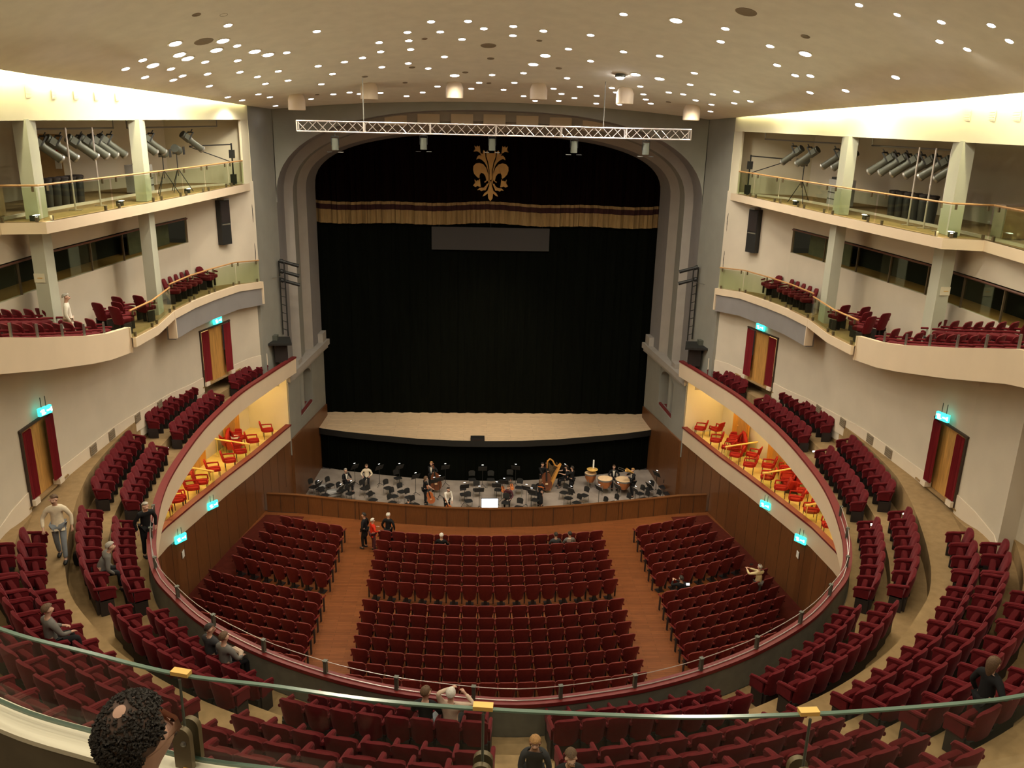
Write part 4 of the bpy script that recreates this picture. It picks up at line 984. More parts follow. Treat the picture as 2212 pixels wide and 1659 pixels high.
# black subwoofer platforms at the gallery ends with lamp towers
for sg, nm in ((-1, 'left'), (1, 'right')):
    t = thing('black_platform', 'wedge shaped black platform at the %s end of the gallery by the proscenium' % nm, 'platform', (sg*10.65, 41.1, 6.1))
    m = MB(); P = [(-.95, -.75), (.75, -.95), (.8, .5), (-.6, .55)]; m.prism([(sg*x, y) for x, y in P][::sg], 1.55, 1.66); m.build('deck', M['black'], t)
    m = MB(); m.prism([(sg*(x*.35-.3), y*.5) for x, y in P][::sg], .6, 1.55); m.build('skirt_panel', M['seatdark'], t)
    MB().box((sg*.1, -.1, 1.78), (.5, .35, .24)).build('amplifier', M['lamp'], t)
    t = thing('lamp_tower', 'dark ladder tower carrying stage lanterns beside the %s side of the arch' % nm, 'lighting tower', (sg*10.32, 41.95, 7.75))
    for x in (-.16, .16): MB().tube((sg*x, x, 0), (sg*x, x, 3.75), .035, n=8).build('upright', M['black'], t)
    for k in range(9): MB().tube((sg*-.16, -.16, .3+k*.42), (sg*.16, .16, .3+k*.42), .018, n=6).build('rung', M['black'], t)
    for k, (z, r_) in enumerate(((3.7, .1), (3.2, .1), (2.75, .1)) if sg < 0 else ((3.7, .1), (3.1, .1))):
        dr = Vector((-sg*.8, .25, -.28)).normalized(); c = Vector((-sg*.2, 0, z))
        MB().tube(c-dr*.15, c+dr*.65, .075, .09, n=10).tube(c-dr*.3, c-dr*.15, .11, n=10).build('lantern', M['black'], t)
    MB().tube((0, 0, 3.0), (sg*.9, -1.6, 3.05), .014, n=5).build('stay', M['steel'], t)

# lighting truss and its five lanterns
A = aty(643, 273, 36.0); B = aty(1490, 290, 36.0); zc = (A[2]+B[2])/2
t = thing('lighting_truss', 'long silver box truss hanging across the front of the stage arch', 'lighting truss', (0, 36, zc))
L0, L1, hh = A[0], B[0], .2
for a, b in ((-hh, -hh), (-hh, hh), (hh, -hh), (hh, hh)): MB().tube((L0, a, b), (L1, a, b), .028, n=8).build('chord', M['alu'], t)
m = MB(); n = 40
for k in range(n):
    x0 = L0+(L1-L0)*k/n; x1 = L0+(L1-L0)*(k+1)/n; f = 1 if k % 2 else -1
    m.tube((x0, -hh, -hh*f), (x1, -hh, hh*f), .014, n=5, caps=False); m.tube((x0, hh, hh*f), (x1, hh, -hh*f), .014, n=5, caps=False)
    m.tube((x0, -hh*f, hh), (x1, hh*f, hh), .014, n=5, caps=False); m.tube((x0, hh*f, -hh), (x1, -hh*f, -hh), .014, n=5, caps=False)
m.build('lattice', M['alu'], t)
for k in range(7):
    x = L0+(L1-L0)*k/6; MB().tube((x, -hh, -hh), (x, -hh, hh), .03, n=6).tube((x, hh, -hh), (x, hh, hh), .03, n=6).tube((x, -hh, hh), (x, hh, hh), .03, n=6).build('end_frame', M['alu'], t)
for px in (785, 1305):
    x = aty(px, 240, 36.)[0]; MB().tube((x, 0, hh), (x, 0, ceil_z(x, 36)-zc), .02, n=6).build('hanging_chain', M['steel'], t)
for k, (px, py) in enumerate([(724, 312), (915, 311), (1063, 313), (1240, 318), (1395, 322)]):
    p = aty(px, py, 36.); s_ = -1 if k < 2 else 1
    t = thing('truss_lantern', 'black stage lantern with barn doors under the truss, %s from the left' % ORD[k+1], 'stage lantern', tuple(p), 0, 'lanterns under the silver truss')
    MB().tube((0, 0, -.22), (0, 0, .24), .14, .13, n=12).build('body', M['lamp'], t); MB().box((0, 0, .32), (.3, .05, .04)).box((-.15, 0, .15), (.02, .05, .36)).box((.15, 0, .15), (.02, .05, .36)).build('yoke', M['black'], t)
    MB().tube((0, 0, .3), (0, 0, zc-.2-float(p[2])), .02, n=6).build('clamp', M['black'], t)
    for sx in (-1, 1): MB().box((sx*.22, 0, -.3), (.2, .26, .015), rz=0).build('barn_door', M['steel'] if sx == (1 if k < 2 else -1) or k == 2 else M['black'], t)
    for c in t.children if False else []: pass
for o in COL.objects:
    if o.name.startswith('barn_door'):
        sx = 1 if o.data.vertices[0].co.x > 0 else -1
        o.rotation_euler = (0, sx*.0, 0)

# golden lily emblem on the pelmet (traced as one cut cloth shape, mirrored)
def ep(x, y): return (1105-x)/11.06, (870-y)/11.06           # to photo pixels from the centre
half = [[(1105, 400), (1035, 400), (1020, 340), (995, 380), (1000, 480), (1045, 600), (1075, 760), (1080, 1000), (1105, 1000)],
        [(972, 380), (960, 350), (925, 345), (915, 430), (870, 390), (850, 410), (885, 455), (830, 450), (790, 490), (772, 545), (830, 520), (900, 550), (960, 600), (1010, 680), (1045, 800), (1055, 980), (1068, 980), (1055, 760), (1020, 600), (975, 480)],
        [(885, 425), (860, 360), (850, 245), (815, 270), (790, 245), (765, 280), (725, 245), (745, 320), (705, 378), (760, 370), (790, 368), (850, 395)],
        [(1055, 1060), (1045, 850), (1000, 720), (930, 640), (840, 615), (760, 630), (705, 690), (700, 770), (725, 850), (780, 910), (858, 965), (850, 880), (880, 830), (940, 840), (985, 900), (1008, 1000), (1010, 1060)],
        [(860, 940), (840, 935), (848, 990), (790, 995), (770, 1010), (738, 960), (748, 1050), (702, 1110), (760, 1138), (800, 1115), (850, 1130), (885, 1135), (866, 1040)],
        [(1015, 1000), (985, 1000), (960, 1022), (980, 1050), (1015, 1050)],
        [(1105, 980), (1050, 980), (1012, 1040), (1000, 1100), (950, 1145), (850, 1155), (800, 1205), (860, 1200), (890, 1228), (945, 1205), (1005, 1210), (1050, 1150), (1040, 1210), (965, 1270), (925, 1340), (985, 1320), (1045, 1270), (1055, 1380), (1105, 1445)]]
t = thing('lily_emblem', 'golden heraldic lily emblem at the centre of the dark pelmet', 'emblem', (0, 49.2, 0))
c0 = aty(1060, 378, 49.2)
pxm = 49.9/F*1.0
for poly in half:
    for sg in (-1, 1):
        bm = bmesh.new(); vs = []
        for x, y in poly:
            u, v = ep(x, y); vs.append(bm.verts.new((c0[0]+sg*u*pxm, 0, c0[2]+v*pxm*1.03)))
        f = bm.faces.new(vs); bmesh.ops.triangulate(bm, faces=[f], ngon_method='EAR_CLIP')
        r = bmesh.ops.extrude_face_region(bm, geom=bm.faces[:]); bmesh.ops.translate(bm, vec=(0, .03, 0), verts=[q for q in r['geom'] if isinstance(q, bmesh.types.BMVert)])
        bmesh.ops.recalc_face_normals(bm, faces=bm.faces[:]); me = bpy.data.meshes.new('petal'); bm.to_mesh(me); bm.free(); me.materials.append(M['emblem'])
        o = bpy.data.objects.new('petal', me); COL.objects.link(o); o.parent = t

# prompter's box on the stage edge
t = thing('prompt_box', 'small black box at the centre of the stage edge', 'box', (-.55, 45.15, .9)); MB().box((0, 0, .1), (.8, .35, .2)).build('hood', M['black'], t); MB().box((0, -.18, .08), (.6, .01, .1)).build('slot', M['seatdark'], t)

# lanterns hanging in the top galleries
def make_lantern():
    t = thing('profile_lantern', 'x', 'stage lantern', (0, -50, 0))
    MB().tube((0, -.28, 0), (0, .1, 0), .15, .15, n=12).tube((0, .1, 0), (0, .75, 0), .115, .13, n=12).box((0, -.12, .0), (.34, .2, .2)).build('barrel', M['lamp'], t)
    MB().tube((0, .72, 0), (0, .78, 0), .14, n=12).build('front_ring', M['steel'], t)
    MB().box((.17, 0, .12), (.02, .05, .32)).box((-.17, 0, .12), (.02, .05, .32)).box((0, 0, .28), (.36, .05, .03)).build('yoke', M['black'], t)
    MB().tube((0, 0, .28), (0, 0, .42), .02, n=6).build('hook_clamp', M['black'], t)
    return reg(t)
LAN = make_lantern(); first = True
for sg, nm in ((-1, 'left'), (1, 'right')):
    LP = [26.6, 27.3, 28.3, 28.9, 29.4, 29.9, 31.9, 32.5, 35.5] if sg < 0 else [26.1, 26.8, 27.5, 28.2, 28.8, 29.4, 31.6, 32.3, 34.2, 35.4]
    for k, Y in enumerate(LP):
        x = float(np.interp(Y, [p[1] for p in BAND[::-1]], [p[0] for p in BAND[::-1]]))+.75; lab = 'grey profile lantern on the top %s gallery pipe, %s from the camera' % (nm, ORD[k+1])
        loc = (sg*x, Y, 17.42); g = 'profile lanterns of the top %s gallery' % nm
        if first: t = LAN; t.location = loc; t['label'] = lab; t['group'] = g; first = False
        else: t = dup(LAN, loc, 0, lab, g)
        t.rotation_euler = (-.62, 0, sg*(.62+.03*(k % 3)))
    for (Y0, Y1) in ((25.8, 30.4), (31.2, 38.2)):
        xa, xb = [float(np.interp(Y, [p[1] for p in BAND[::-1]], [p[0] for p in BAND[::-1]]))+.75 for Y in (Y0, Y1)]
        pp = [(sg*(float(np.interp(Y, [q[1] for q in BAND[::-1]], [q[0] for q in BAND[::-1]]))+.75), Y, 17.85) for Y in [Y0+(Y1-Y0)*k/8 for k in range(9)]]
        tag(MB().path(pp, .03, 8).tube(pp[0], (pp[0][0], pp[0][1], 18.15), .02, n=5).tube(pp[-1], (pp[-1][0], pp[-1][1], 18.15), .02, n=5).build('lighting_pipe', M['steel']), 'horizontal steel lighting pipe in the top %s gallery, bay %s the stage' % (nm, 'nearest' if Y0 > 30 else 'away from'), 'pipe')
    # tripod floods and stands
    for k, (Y, dx, h) in enumerate([(34.6, 1.0, 1.55), (33.2, .9, 1.5)] if sg < 0 else [(35.0, 1.1, 1.6)]):
        x = float(np.interp(Y, [p[1] for p in E3[::-1]], [p[0] for p in E3[::-1]]))+dx
        t = thing('tripod_floodlight', 'black floodlight on a tripod behind the top %s balustrade, %s the stage' % (nm, 'nearest' if k == 0 else 'farther from'), 'stage lantern', (sg*x, Y, 15.42))
        for j in range(3): a = j*2.094+.4; MB().tube((0, 0, .9), (.5*math.cos(a), .5*math.sin(a), 0), .016, n=6).build('leg', M['black'], t)
        MB().tube((0, 0, .6), (0, 0, h), .02, n=6).build('pole', M['black'], t)
        MB().tube((0, -.15, h+.1), (0, .2, h), .16, .18, n=12).build('lamp_head', M['lamp'], t)
        for s_ in (-1, 1): MB().box((s_*.2, .28, h), (.02, .2, .3)).build('barn_door', M['black'], t)
    for k, Y in enumerate([27.3, 28.7] if sg < 0 else [26.6, 25.9, 27.4]):
        x = float(np.interp(Y, [p[1] for p in E3[::-1]], [p[0] for p in E3[::-1]]))+.9
        tag(MB().tube((sg*x, Y, 15.42), (sg*x, Y, 17.9), .028, n=8).tube((sg*x-.2, Y, 15.45), (sg*x+.2, Y, 15.45), .02, n=6).build('scaffold_pole', M['alu']), 'upright silver scaffold pole in the top %s gallery, %s from the camera' % (nm, ORD[k+1]), 'pole')
    # wall mounted arm
    t = thing('swing_bracket', 'black triangular swing arm at the stage end of the top %s gallery' % nm, 'bracket', (sg*11.35, 38.3, 15.42))
    MB().tube((0, 0, 0), (0, 0, 1.75), .035, n=8).build('post', M['black'], t); MB().tube((0, 0, 1.7), (sg*1.5, -.9, 1.62), .025, n=6).build('arm', M['black'], t); MB().tube((0, 0, .95), (sg*1.5, -.9, 1.6), .02, n=6).build('brace', M['black'], t)
    MB().box((0, 0, 1.3), (.2, .2, .34)).box((0, 0, .25), (.22, .22, .4)).build('counterweight', M['black'], t)
    # stacked black bins
    for k in range(6):
        Y = (29.3 if sg < 0 else 29.9)-k*.42; x = float(np.interp(Y, [p[1] for p in E3[::-1]], [p[0] for p in E3[::-1]]))+1.9
        t = thing('stacked_black_tubs', 'stack of tall black tubs in the top %s gallery, %s from the stage' % (nm, ORD[k+1]), 'tub', (sg*x, Y, 15.42), 0, 'black tubs in the top %s gallery' % nm)
        MB().lathe([(.14, 0), (.17, .5), (.17, .85), (.15, .9)], 12).build('tub', M['black'], t); MB().lathe([(.19, .86), (.2, .92), (.16, .95)], 12).build('lid', M['seatdark'], t)
    # road case / dimmer rack and crates
    t = thing('dimmer_rack', 'grey dimmer rack on the top %s gallery beside the middle column' % nm, 'equipment rack', (sg*13.6, 33.6, 15.42), 0)
    MB().box((0, 0, .55), (.7, .9, 1.0)).build('cabinet', M['case'], t)
    for j in range(3): MB().box((-sg*.36, 0, .3+j*.25), (.02, .8, .03)).build('drawer_gap', M['seatdark'], t)
    MB().box((-sg*.1, 0, 1.09), (.4, .7, .08)).build('cable_heap', M['black'], t); MB().box((0, 0, .025), (.6, .8, .05)).build('castor_base', M['black'], t)
t = thing('plywood_crate', 'plywood crate on a pallet at the left end of the top gallery', 'crate', (-14.7, 24.6, 15.42), .1)
MB().box((0, 0, .5), (1.0, .9, .78)).build('box', M['ply'], t); MB().box((-.4, 0, .05), (.1, .9, .1)).box((.4, 0, .05), (.1, .9, .1)).box((0, 0, .05), (.1, .9, .1)).build('pallet', M['ply'], t)
t = thing('brown_cabinet', 'brown board cabinet beyond the right near column of the top gallery', 'cabinet', (15.2, 24.4, 15.42), 0)
MB().box((0, 0, .5), (1.6, .5, 1.0)).build('carcass', M['grill'], t); MB().box((-.4, -.26, .5), (.7, .02, .9)).build('door', M['ply'], t); MB().box((.4, -.26, .5), (.7, .02, .9)).build('door', M['ply'], t)
t = thing('wooden_panel', 'tall brown door panel in the top left gallery behind the lanterns', 'door panel', (-15.3, 30.2, 15.42), .25); MB().box((0, 0, 1.1), (.9, .08, 2.2)).build('board', M['ply'], t); MB().box((-.5, 0, 1.1), (.1, .1, 2.2)).build('stile', M['doorframe'], t)
t = thing('fire_extinguisher', 'red extinguisher cabinet on the far right wall of the top gallery', 'extinguisher', (16.2, 24.0, 16.6)); MB().box((0, 0, 0), (.25, .1, .4)).build('cabinet', M['redb'], t); MB().box((0, -.06, .05), (.16, .01, .12)).build('label_plate', M['white'], t)
t = thing('fire_extinguisher', 'red extinguisher sign and white paper beside the brown panel, top left gallery', 'extinguisher', (-14.9, 30.0, 17.1)); MB().box((0, 0, .1), (.22, .04, .25)).build('red_plate', M['redb'], t); MB().box((.02, 0, -.35), (.2, .02, .5)).build('paper_sheet', M['white'], t)
# cables sagging on the proscenium
for sg, nm in ((-1, 'left'), (1, 'right')):
    pts = [(sg*(10.95+.03*math.sin(k)), 39.45, 15.4-k*.28) for k in range(16)]
    tag(MB().path(pts, .018, 5).build('hanging_cable', M['black']), 'thin dark cable hanging down the %s corner of the proscenium' % nm, 'cable')
# step lights in the gallery aisles
k = 0
for sg in (-1, 1):
    for s in (20.7, 14.2, 9.0, 4.35):
        for d, o in ((1.2, -.55), (2.05, -.1)):
            if s > 21: continue
            x, y = ring(sg*s, d); k += 1
            tag(MB().box((0, 0, 0), (.12, .03, .05), rz=0).build('step_light', M['bulb'], loc=(x, y, zr(y)+o-.02)), 'tiny lit step light in the %s gallery aisle, %s riser, %s from the stage' % (sidew[sg], 'lower' if d < 2 else 'upper', ORD[[20.7, 14.2, 9.0, 4.35].index(s)+1]), 'step light', 'step lights in the gallery aisles')

# ------------------------------------------------------------ orchestra pit
PZ = -1.7
def mk_chair():
    t = thing('orchestra_chair', 'x', 'chair', (0, -50, 0), 0, 'chairs in the orchestra pit')
    cushion(MB(), (0, 0, .46), (.44, .42, .05), .1).build('seat', M['black'], t)
    m = MB(); shell(m, .17, .19, .62, .9, .03, .04, .05, .02, 6, 4); o = m.build('backrest', M['black'], t); o.location = (0, -.2, 0)
    for sx in (-1, 1):
        for sy in (-1, 1): MB().tube((sx*.2, sy*.18, 0), (sx*.18, sy*.15, .45), .012, n=5).build('leg', M['steel'], t)
    return reg(t)
def mk_stand():
    t = thing('music_stand', 'x', 'music stand', (0, -50, 0), 0, 'music stands in the orchestra pit')
    MB().tube((0, 0, .15), (0, 0, 1.05), .014, n=6).build('pole', M['black'], t)
    for j in range(3): a = j*2.094+.5; MB().tube((0, 0, .2), (.25*math.cos(a), .25*math.sin(a), 0), .012, n=5).build('leg', M['black'], t)
    MB().box((0, .03, 1.15), (.5, .02, .34), rx=-.5).build('desk', M['black'], t)
    MB().box((-.02, .0, 1.17), (.34, .012, .24), rx=-.5).build('sheet_music', M['paper'], t)
    MB().tube((0, .12, 1.3), (0, .0, 1.36), .008, n=5).build('lamp_arm', M['black'], t); MB().tube((-.05, -.0, 1.36), (.05, -.0, 1.36), .01, n=6).build('desk_lamp', M['bulb'], t)
    return reg(t)
CH, MS = mk_chair(), mk_stand()
CHP = [(665,1036),(677,1052),(692,1056),(713,1048),(702,1070),(737,1060),(787,1055),(800,1066),(806,1080),(838,1054),(851,1072),(847,1086),(868,1062),(884,1074),(896,1090),(1002,1068),(1012,1082),(1030,1058),(1076,1058),(1092,1086),(1121,1053),(1151,1066),(1156,1080),(1120,1096),(1218,1064),(1228,1076),(1246,1086),(1262,1070),(1302,1092),(1326,1086),(1382,1066),(1392,1078),(1402,1056),(1432,1052),(1442,1066),(1417,1076),(860,1030),(1100,1030),(1020,1036),(1060,1036),(1352,1084),(756,1066)]
MSP = [(770,1040),(820,1050),(866,1036),(962,1048),(1042,1052),(1113,1050),(1218,1046),(760,1088),(738,1096),(938,1080),(1003,1092),(1035,1100),(1072,1090),(1088,1082),(1136,1096),(1147,1104),(1232,1100),(1292,1096),(1332,1092),(1370,1100),(1416,1064),(1400,1090),(898,1070),(950,1076),(690,1088)]
for P, proto, kn, zoff in ((CHP, CH, 'black orchestra chair', .46), (MSP, MS, 'lit music stand', 0)):
    P = sorted(P); n_ = len(P); zones = {}
    for k, (px, py) in enumerate(P):
        p = atz(px, py, PZ+zoff); y = min(max(p[1], 37.6+abs(p[0])*.08), 44.6); x = p[0]
        zn = 'near the pit wall' if py > 1078 else 'in the middle of the pit' if py > 1056 else 'towards the back of the pit'
        zones[zn] = zones.get(zn, 0)+1
        lab = '%s, %s from the left %s' % (kn, ORD[zones[zn]], zn); a = math.atan2(37.5-y, 0-x)-PI/2
        if k == 0: proto.location = (x, y, PZ); proto.rotation_euler = (0, 0, a); proto['label'] = lab
        else: dup(proto, (x, y, PZ), a, lab)
for k, (px, py, w_) in enumerate([(722, 1058, .9), (700, 1046, .7)]):
    p = atz(px, py, PZ+.4); t = thing('instrument_case', '%s grey instrument case lying at the left end of the pit' % ('larger' if k == 0 else 'smaller'), 'case', (float(p[0]), float(p[1]), PZ), .4)
    cushion(MB(), (0, 0, .22), (w_, w_*.45, .36), .1).build('shell', M['case'], t); MB().box((0, 0, .22), (w_*1.01, w_*.46, .02)).build('seam', M['black'], t); MB().path([(-.1, -w_*.23, .26), (0, -w_*.27, .28), (.1, -w_*.23, .26)], .012, 5).build('handle', M['black'], t)
# conductor's lit score screen
p = aty(1058, 1088, 37.35); t = thing('score_screen', 'glowing white screen standing at the conductor place in the pit', 'screen', tuple(p), .03)
MB().box((0, 0, 0), (.78, .04, .5)).build('panel', M['monitor'], t); MB().box((0, .03, 0), (.84, .03, .56)).build('casing', M['black'], t); MB().tube((0, .05, -.2), (0, .05, PZ-float(p[2])), .03, n=8).build('stand_pole', M['black'], t); MB().box((0, .05, PZ-float(p[2])+.02), (.5, .4, .04)).build('foot', M['black'], t)
for k, (px, py) in enumerate([(1012, 1100), (1112, 1098), (1046, 1108)]):
    p = aty(px, py, 37.1)
    if k < 2: t = thing('desk_spot', 'small bright lamp %s the score screen at the pit wall' % ('left of' if k == 0 else 'right of'), 'lamp', tuple(p)); MB().lathe([(.0001, .05), (.05, 0), (.03, -.06)], 8).build('bulb', M['bulb'], t); MB().tube((0, 0, -.06), (0, .3, PZ-float(p[2])), .012, n=5).build('stem', M['black'], t)
# timpani
def drum(px, py, r, lab, tilt):
    p = atz(px, py, PZ+.9); t = thing('kettledrum', lab, 'drum', (p[0], min(p[1], 44.6), PZ), 0, 'kettledrums')
    R_ = Matrix.Rotation(tilt, 3, 'X')
    MB().lathe([(.05, .32), (r*.55, .38), (r*.9, .62), (r, .86)], 20, (0, 0, 0)).build('bowl', M['copper'], t)
    MB().lathe([(r*1.03, .84), (r*1.05, .9), (r*.98, .91)], 20).build('hoop', M['steel'], t); MB().lathe([(.0001, .925), (r*.97, .922)], 20).build('drum_head', M['skinhead'], t)
    for j in range(3): a = j*2.094; MB().tube((r*.8*math.cos(a), r*.8*math.sin(a), 0), (r*.85*math.cos(a), r*.85*math.sin(a), .7), .02, n=6).build('leg', M['steel'], t)
drum(1307, 1034, .42, 'copper kettledrum with tan head, middle of the three beside the percussionist', .1); drum(1347, 1036, .46, 'largest copper kettledrum, right of the three', .1); drum(1276, 1022, .34, 'smaller copper kettledrum, leftmost of the three', .1)
p = atz(1278, 1012, PZ+1.1); t = thing('cymbal_stand', 'suspended cymbal with white beaters behind the kettledrums', 'cymbal', (p[0], 44.3, PZ))
MB().tube((0, 0, 0), (0, 0, 1.2), .015, n=6).build('pole', M['steel'], t); MB().lathe([(.0001, 1.24), (.08, 1.22), (.32, 1.18), (.0001, 1.2)], 20).build('cymbal', M['brass'], t); MB().box((0.05, 0, 1.5), (.08, .06, .5)).build('beater_holder', M['white'], t)
for j in range(3): a = j*2.09; MB().tube((0, 0, .2), (.3*math.cos(a), .3*math.sin(a), 0), .012, n=5).build('leg', M['steel'], t)
# strings
def outline(w, h, n=40):                           # violin family body outline
    out = []
    for k in range(n):
        t = 2*PI*k/n; c, s_ = math.cos(t), math.sin(t); y = -c*h/2
        yy = -c; ww = (.5*(1-yy**2)**.42)*(1.0-.14*yy)-.17*math.exp(-((yy-.1)/.2)**2)
        out.append((ww*w*(1 if s_ >= 0 else -1), y))
    return out
def viol(name, lab, cat, loc, L, mt, rot):
    h = L*.6; w = L*.36; d = L*.09; t = thing(name, lab, cat, loc); t.rotation_euler = rot
    P = outline(w, h); m = MB(); n = len(P); m.add([(x, -d/2, z+h/2) for x, z in P]+[(x, d/2, z+h/2) for x, z in P], [tuple(range(n)), tuple(range(2*n-1, n-1, -1))]+[(i, (i+1) % n, n+(i+1) % n, n+i) for i in range(n)]); m.build('body', M[mt], t)
    MB().box((0, -d*.55, h+L*.13), (w*.1, d*.35, L*.36)).build('neck', M[mt], t); MB().lathe([(.0001, -w*.08), (w*.09, 0), (.0001, w*.08)], 8, (0, -d*.6, L*.97)).build('scroll', M[mt], t)
    MB().box((0, -d*.8, h*.95), (w*.13, d*.15, h*.75)).build('fingerboard', M['black'], t); MB().box((0, -d*.9, h*.42), (w*.22, .02, L*.05)).build('bridge', M['skinhead'], t)
    MB().tube((0, 0, 0), (0, 0, -L*.17), .008 if L > .8 else .002, n=5).build('end_pin', M['steel'], t)
    return t
# ============================================================ PEOPLE
def ik(a, b, l1, l2, pole):
    a, b = Vector(a), Vector(b); d = b-a; L = min(d.length, (l1+l2)*.995); u = d.normalized(); b = a+u*L
    q = (l1*l1-l2*l2+L*L)/(2*L); h = math.sqrt(max(l1*l1-q*q, 0)); p = Vector(pole); p = (p-u*p.dot(u)).normalized()
    return a+u*q+p*h, b
BAKE = []
def skin(name, nodes, edges, mt, parent, sub=1, root=0):
    me = bpy.data.meshes.new(name); me.from_pydata([n[0] for n in nodes], edges, []); me.materials.append(M[mt])
    o = bpy.data.objects.new(name, me); COL.objects.link(o); o.parent = parent
    md = o.modifiers.new('skin', 'SKIN'); md.use_smooth_shade = True
    for i, n in enumerate(nodes):
        sv = me.skin_vertices[0].data[i]; r = n[1]; sv.radius = (r, r) if not isinstance(r, tuple) else r; sv.use_root = (i == root)
    if sub: s = o.modifiers.new('sub', 'SUBSURF'); s.levels = sub; s.render_levels = sub
    BAKE.append(o); return o
def person(label, loc, rz, pose='stand', h=1.75, top='black_cloth', legs='black_cloth', hair='hairdk', bald=False, hl=None, hr=None, lean=0., look=(0, 1, 0), sleeve='long', longhair=False, coat=False, feet=None, near=False, shirt=None, dress=False, sub=1, group=None):
    k = h/1.75; t = thing('person', label, 'person', loc, rz); t.scale = (k, k, k)
    sit = pose == 'sit'; pz = .56 if sit else .95
    R = Matrix.Rotation(-lean, 3, 'X'); pv = Vector((0, 0, pz))
    U = lambda x, y, z: pv+R @ Vector((x, y, z))
    sp, ch, nk = U(0, 0, .17), U(0, .0, .36), U(0, .0, .50)
    lk = Vector(look).normalized()
    hd0 = nk+R @ Vector((0, .01, .07)); hc = hd0+Vector((lk[0]*.02, lk[1]*.02, .09)); ht = hc+Vector((0, 0, .075))
    side = Vector((lk[1], -lk[0], 0)).normalized(); fw = lk
    sh = [U(s*.17, 0, .43) for s in (-1, 1)]
    hand = [Vector(q) if q else (U(s*.25, .08, -.06) if not sit else U(s*.16, .32, .10)) for q, s in ((hl, -1), (hr, 1))]
    nodes, edges = [], []
    def N(p, r, par=None):
        nodes.append((tuple(p), r)); i = len(nodes)-1
        if par is not None: edges.append((par, i))
        return i
    pel = N(pv, (.135, .10)); s1 = N(sp, (.125, .095), pel); c1 = N(ch, (.125, .08), s1); c2 = N(U(0, 0, .435), (.085, .06), c1); n1 = N(nk, .05, c2); j1 = N(hd0, .058, n1)
    jaw = N(hc+fw*.02-Vector((0, 0, .045)), .072, j1); sk = N(hc+fw*-.012+Vector((0, 0, .03)), .094, jaw); tp = N(ht, .07, sk)
    N(hc+fw*.11-Vector((0, 0, .012)), .014, jaw)                      # nose
    for s in (-1, 1): N(hc+side*s*.088-Vector((0, 0, .02)), .016, sk)  # ears
    arms = []
    for i, s in ((0, -1), (1, 1)):
        el, hd = ik(sh[i], hand[i], .285, .26, (s*.8, -.6, -.5)); a = N(sh[i], .045, c2); e = N(el, .04, a); w_ = N(hd, .026, e)
        d = (hd-el).normalized(); pm = N(hd+d*.06, (.036, .02), w_); arms.append((sh[i], el, hd))
        a1 = d.orthogonal().normalized() if abs(d.z) > .9 else d.cross(Vector((0, 0, 1))).normalized()
        dn = d.cross(a1); dn = dn if dn.z < 0 else -dn
        for f in range(4): b_ = N(hd+d*.095+a1*(f-1.5)*.019, .0085, pm); N(hd+d*(.125+.008*(1-abs(f-1.3)))+a1*(f-1.5)*.021+dn*.022, .0075, b_)
        N(hd+d*.06-a1*s*.042+dn*.012, .0095, pm)                     # thumb
    lg = []
    for i, s in ((0, -1), (1, 1)):
        hp = pv+Vector((s*.09, 0, -.03)); ft = (feet or (((-.11, .05, .06), (.11, .0, .06)) if not sit else ((-.13, .46, .06), (.13, .44, .06))))[i]
        kn, an = ik(hp, ft, .43, .42, (s*.1, 1, .15)); a = N(hp, .085, pel); b_ = N(kn, .055, a); c_ = N(an, .038, b_); N(an+Vector((0, .13, -.025)), .034, c_); lg.append((hp, kn, an))
    skin('body', nodes, edges, 'skin', t, sub)
    # clothing
    e_ = .014; ns, es = [], []
    def A_(p, r, par=None):
        ns.append((tuple(p), r)); 
        if par is not None: es.append((par, len(ns)-1))
        return len(ns)-1
    bt = pv-Vector((0, 0, .1 if not coat else .0)); p0 = A_(pv, (.155, .12)); 
    if coat and not sit: q = A_(pv-Vector((0, 0, .2)), (.18, .14), p0); A_(pv-Vector((0, 0, .42)), (.2, .15), q)
    else: A_(pv-Vector((0, -.01, .06)), (.15, .12), p0)
    p1 = A_(sp, (.145, .115), p0); p2 = A_(ch, (.168, .12), p1); p2 = A_(U(0, 0, .43), (.13, .095), p2); A_(nk-Vector((0, 0, .0)), .068, p2)
    for (a, e, hnd) in arms:
        q = A_(a, .074, p2); q2 = A_(e, .052, q) if sleeve == 'long' else A_(a+(e-a)*.6, .055, q)
        if sleeve == 'long': A_(hnd-(hnd-e)*.06, .038, q2)
    skin('jacket' if top in ('black_cloth', 'darkgrey_cloth', 'plum_cloth', 'red_cloth') else 'shirt', ns, es, top, t, sub)
    ns, es = [], []
    p0 = A_(pv+Vector((0, 0, .02)), (.148, .113))
    if dress and not sit: q = A_(pv-Vector((0, 0, .35)), (.19, .16), p0); A_(pv-Vector((0, 0, .82)), (.23, .19), q)
    else:
        for (a, kn, an) in lg: q = A_(a, .1, p0); q = A_(kn, .07, q); A_(an+(kn-an)*.08, .055, q)
    skin('skirt' if dress and not sit else 'trousers', ns, es, legs, t, sub)
    for (a, kn, an) in lg:
        m = MB(); m.lathe([(.0001, -.13), (.045, -.08), (.05, .02), (.045, .09), (.0001, .13)], 10, tuple(an+Vector((0, .055, -.03))), Matrix.Rotation(-PI/2, 3, 'X')); m.build('shoe', M['white' if near == 'whiteshoe' else 'black'], t)
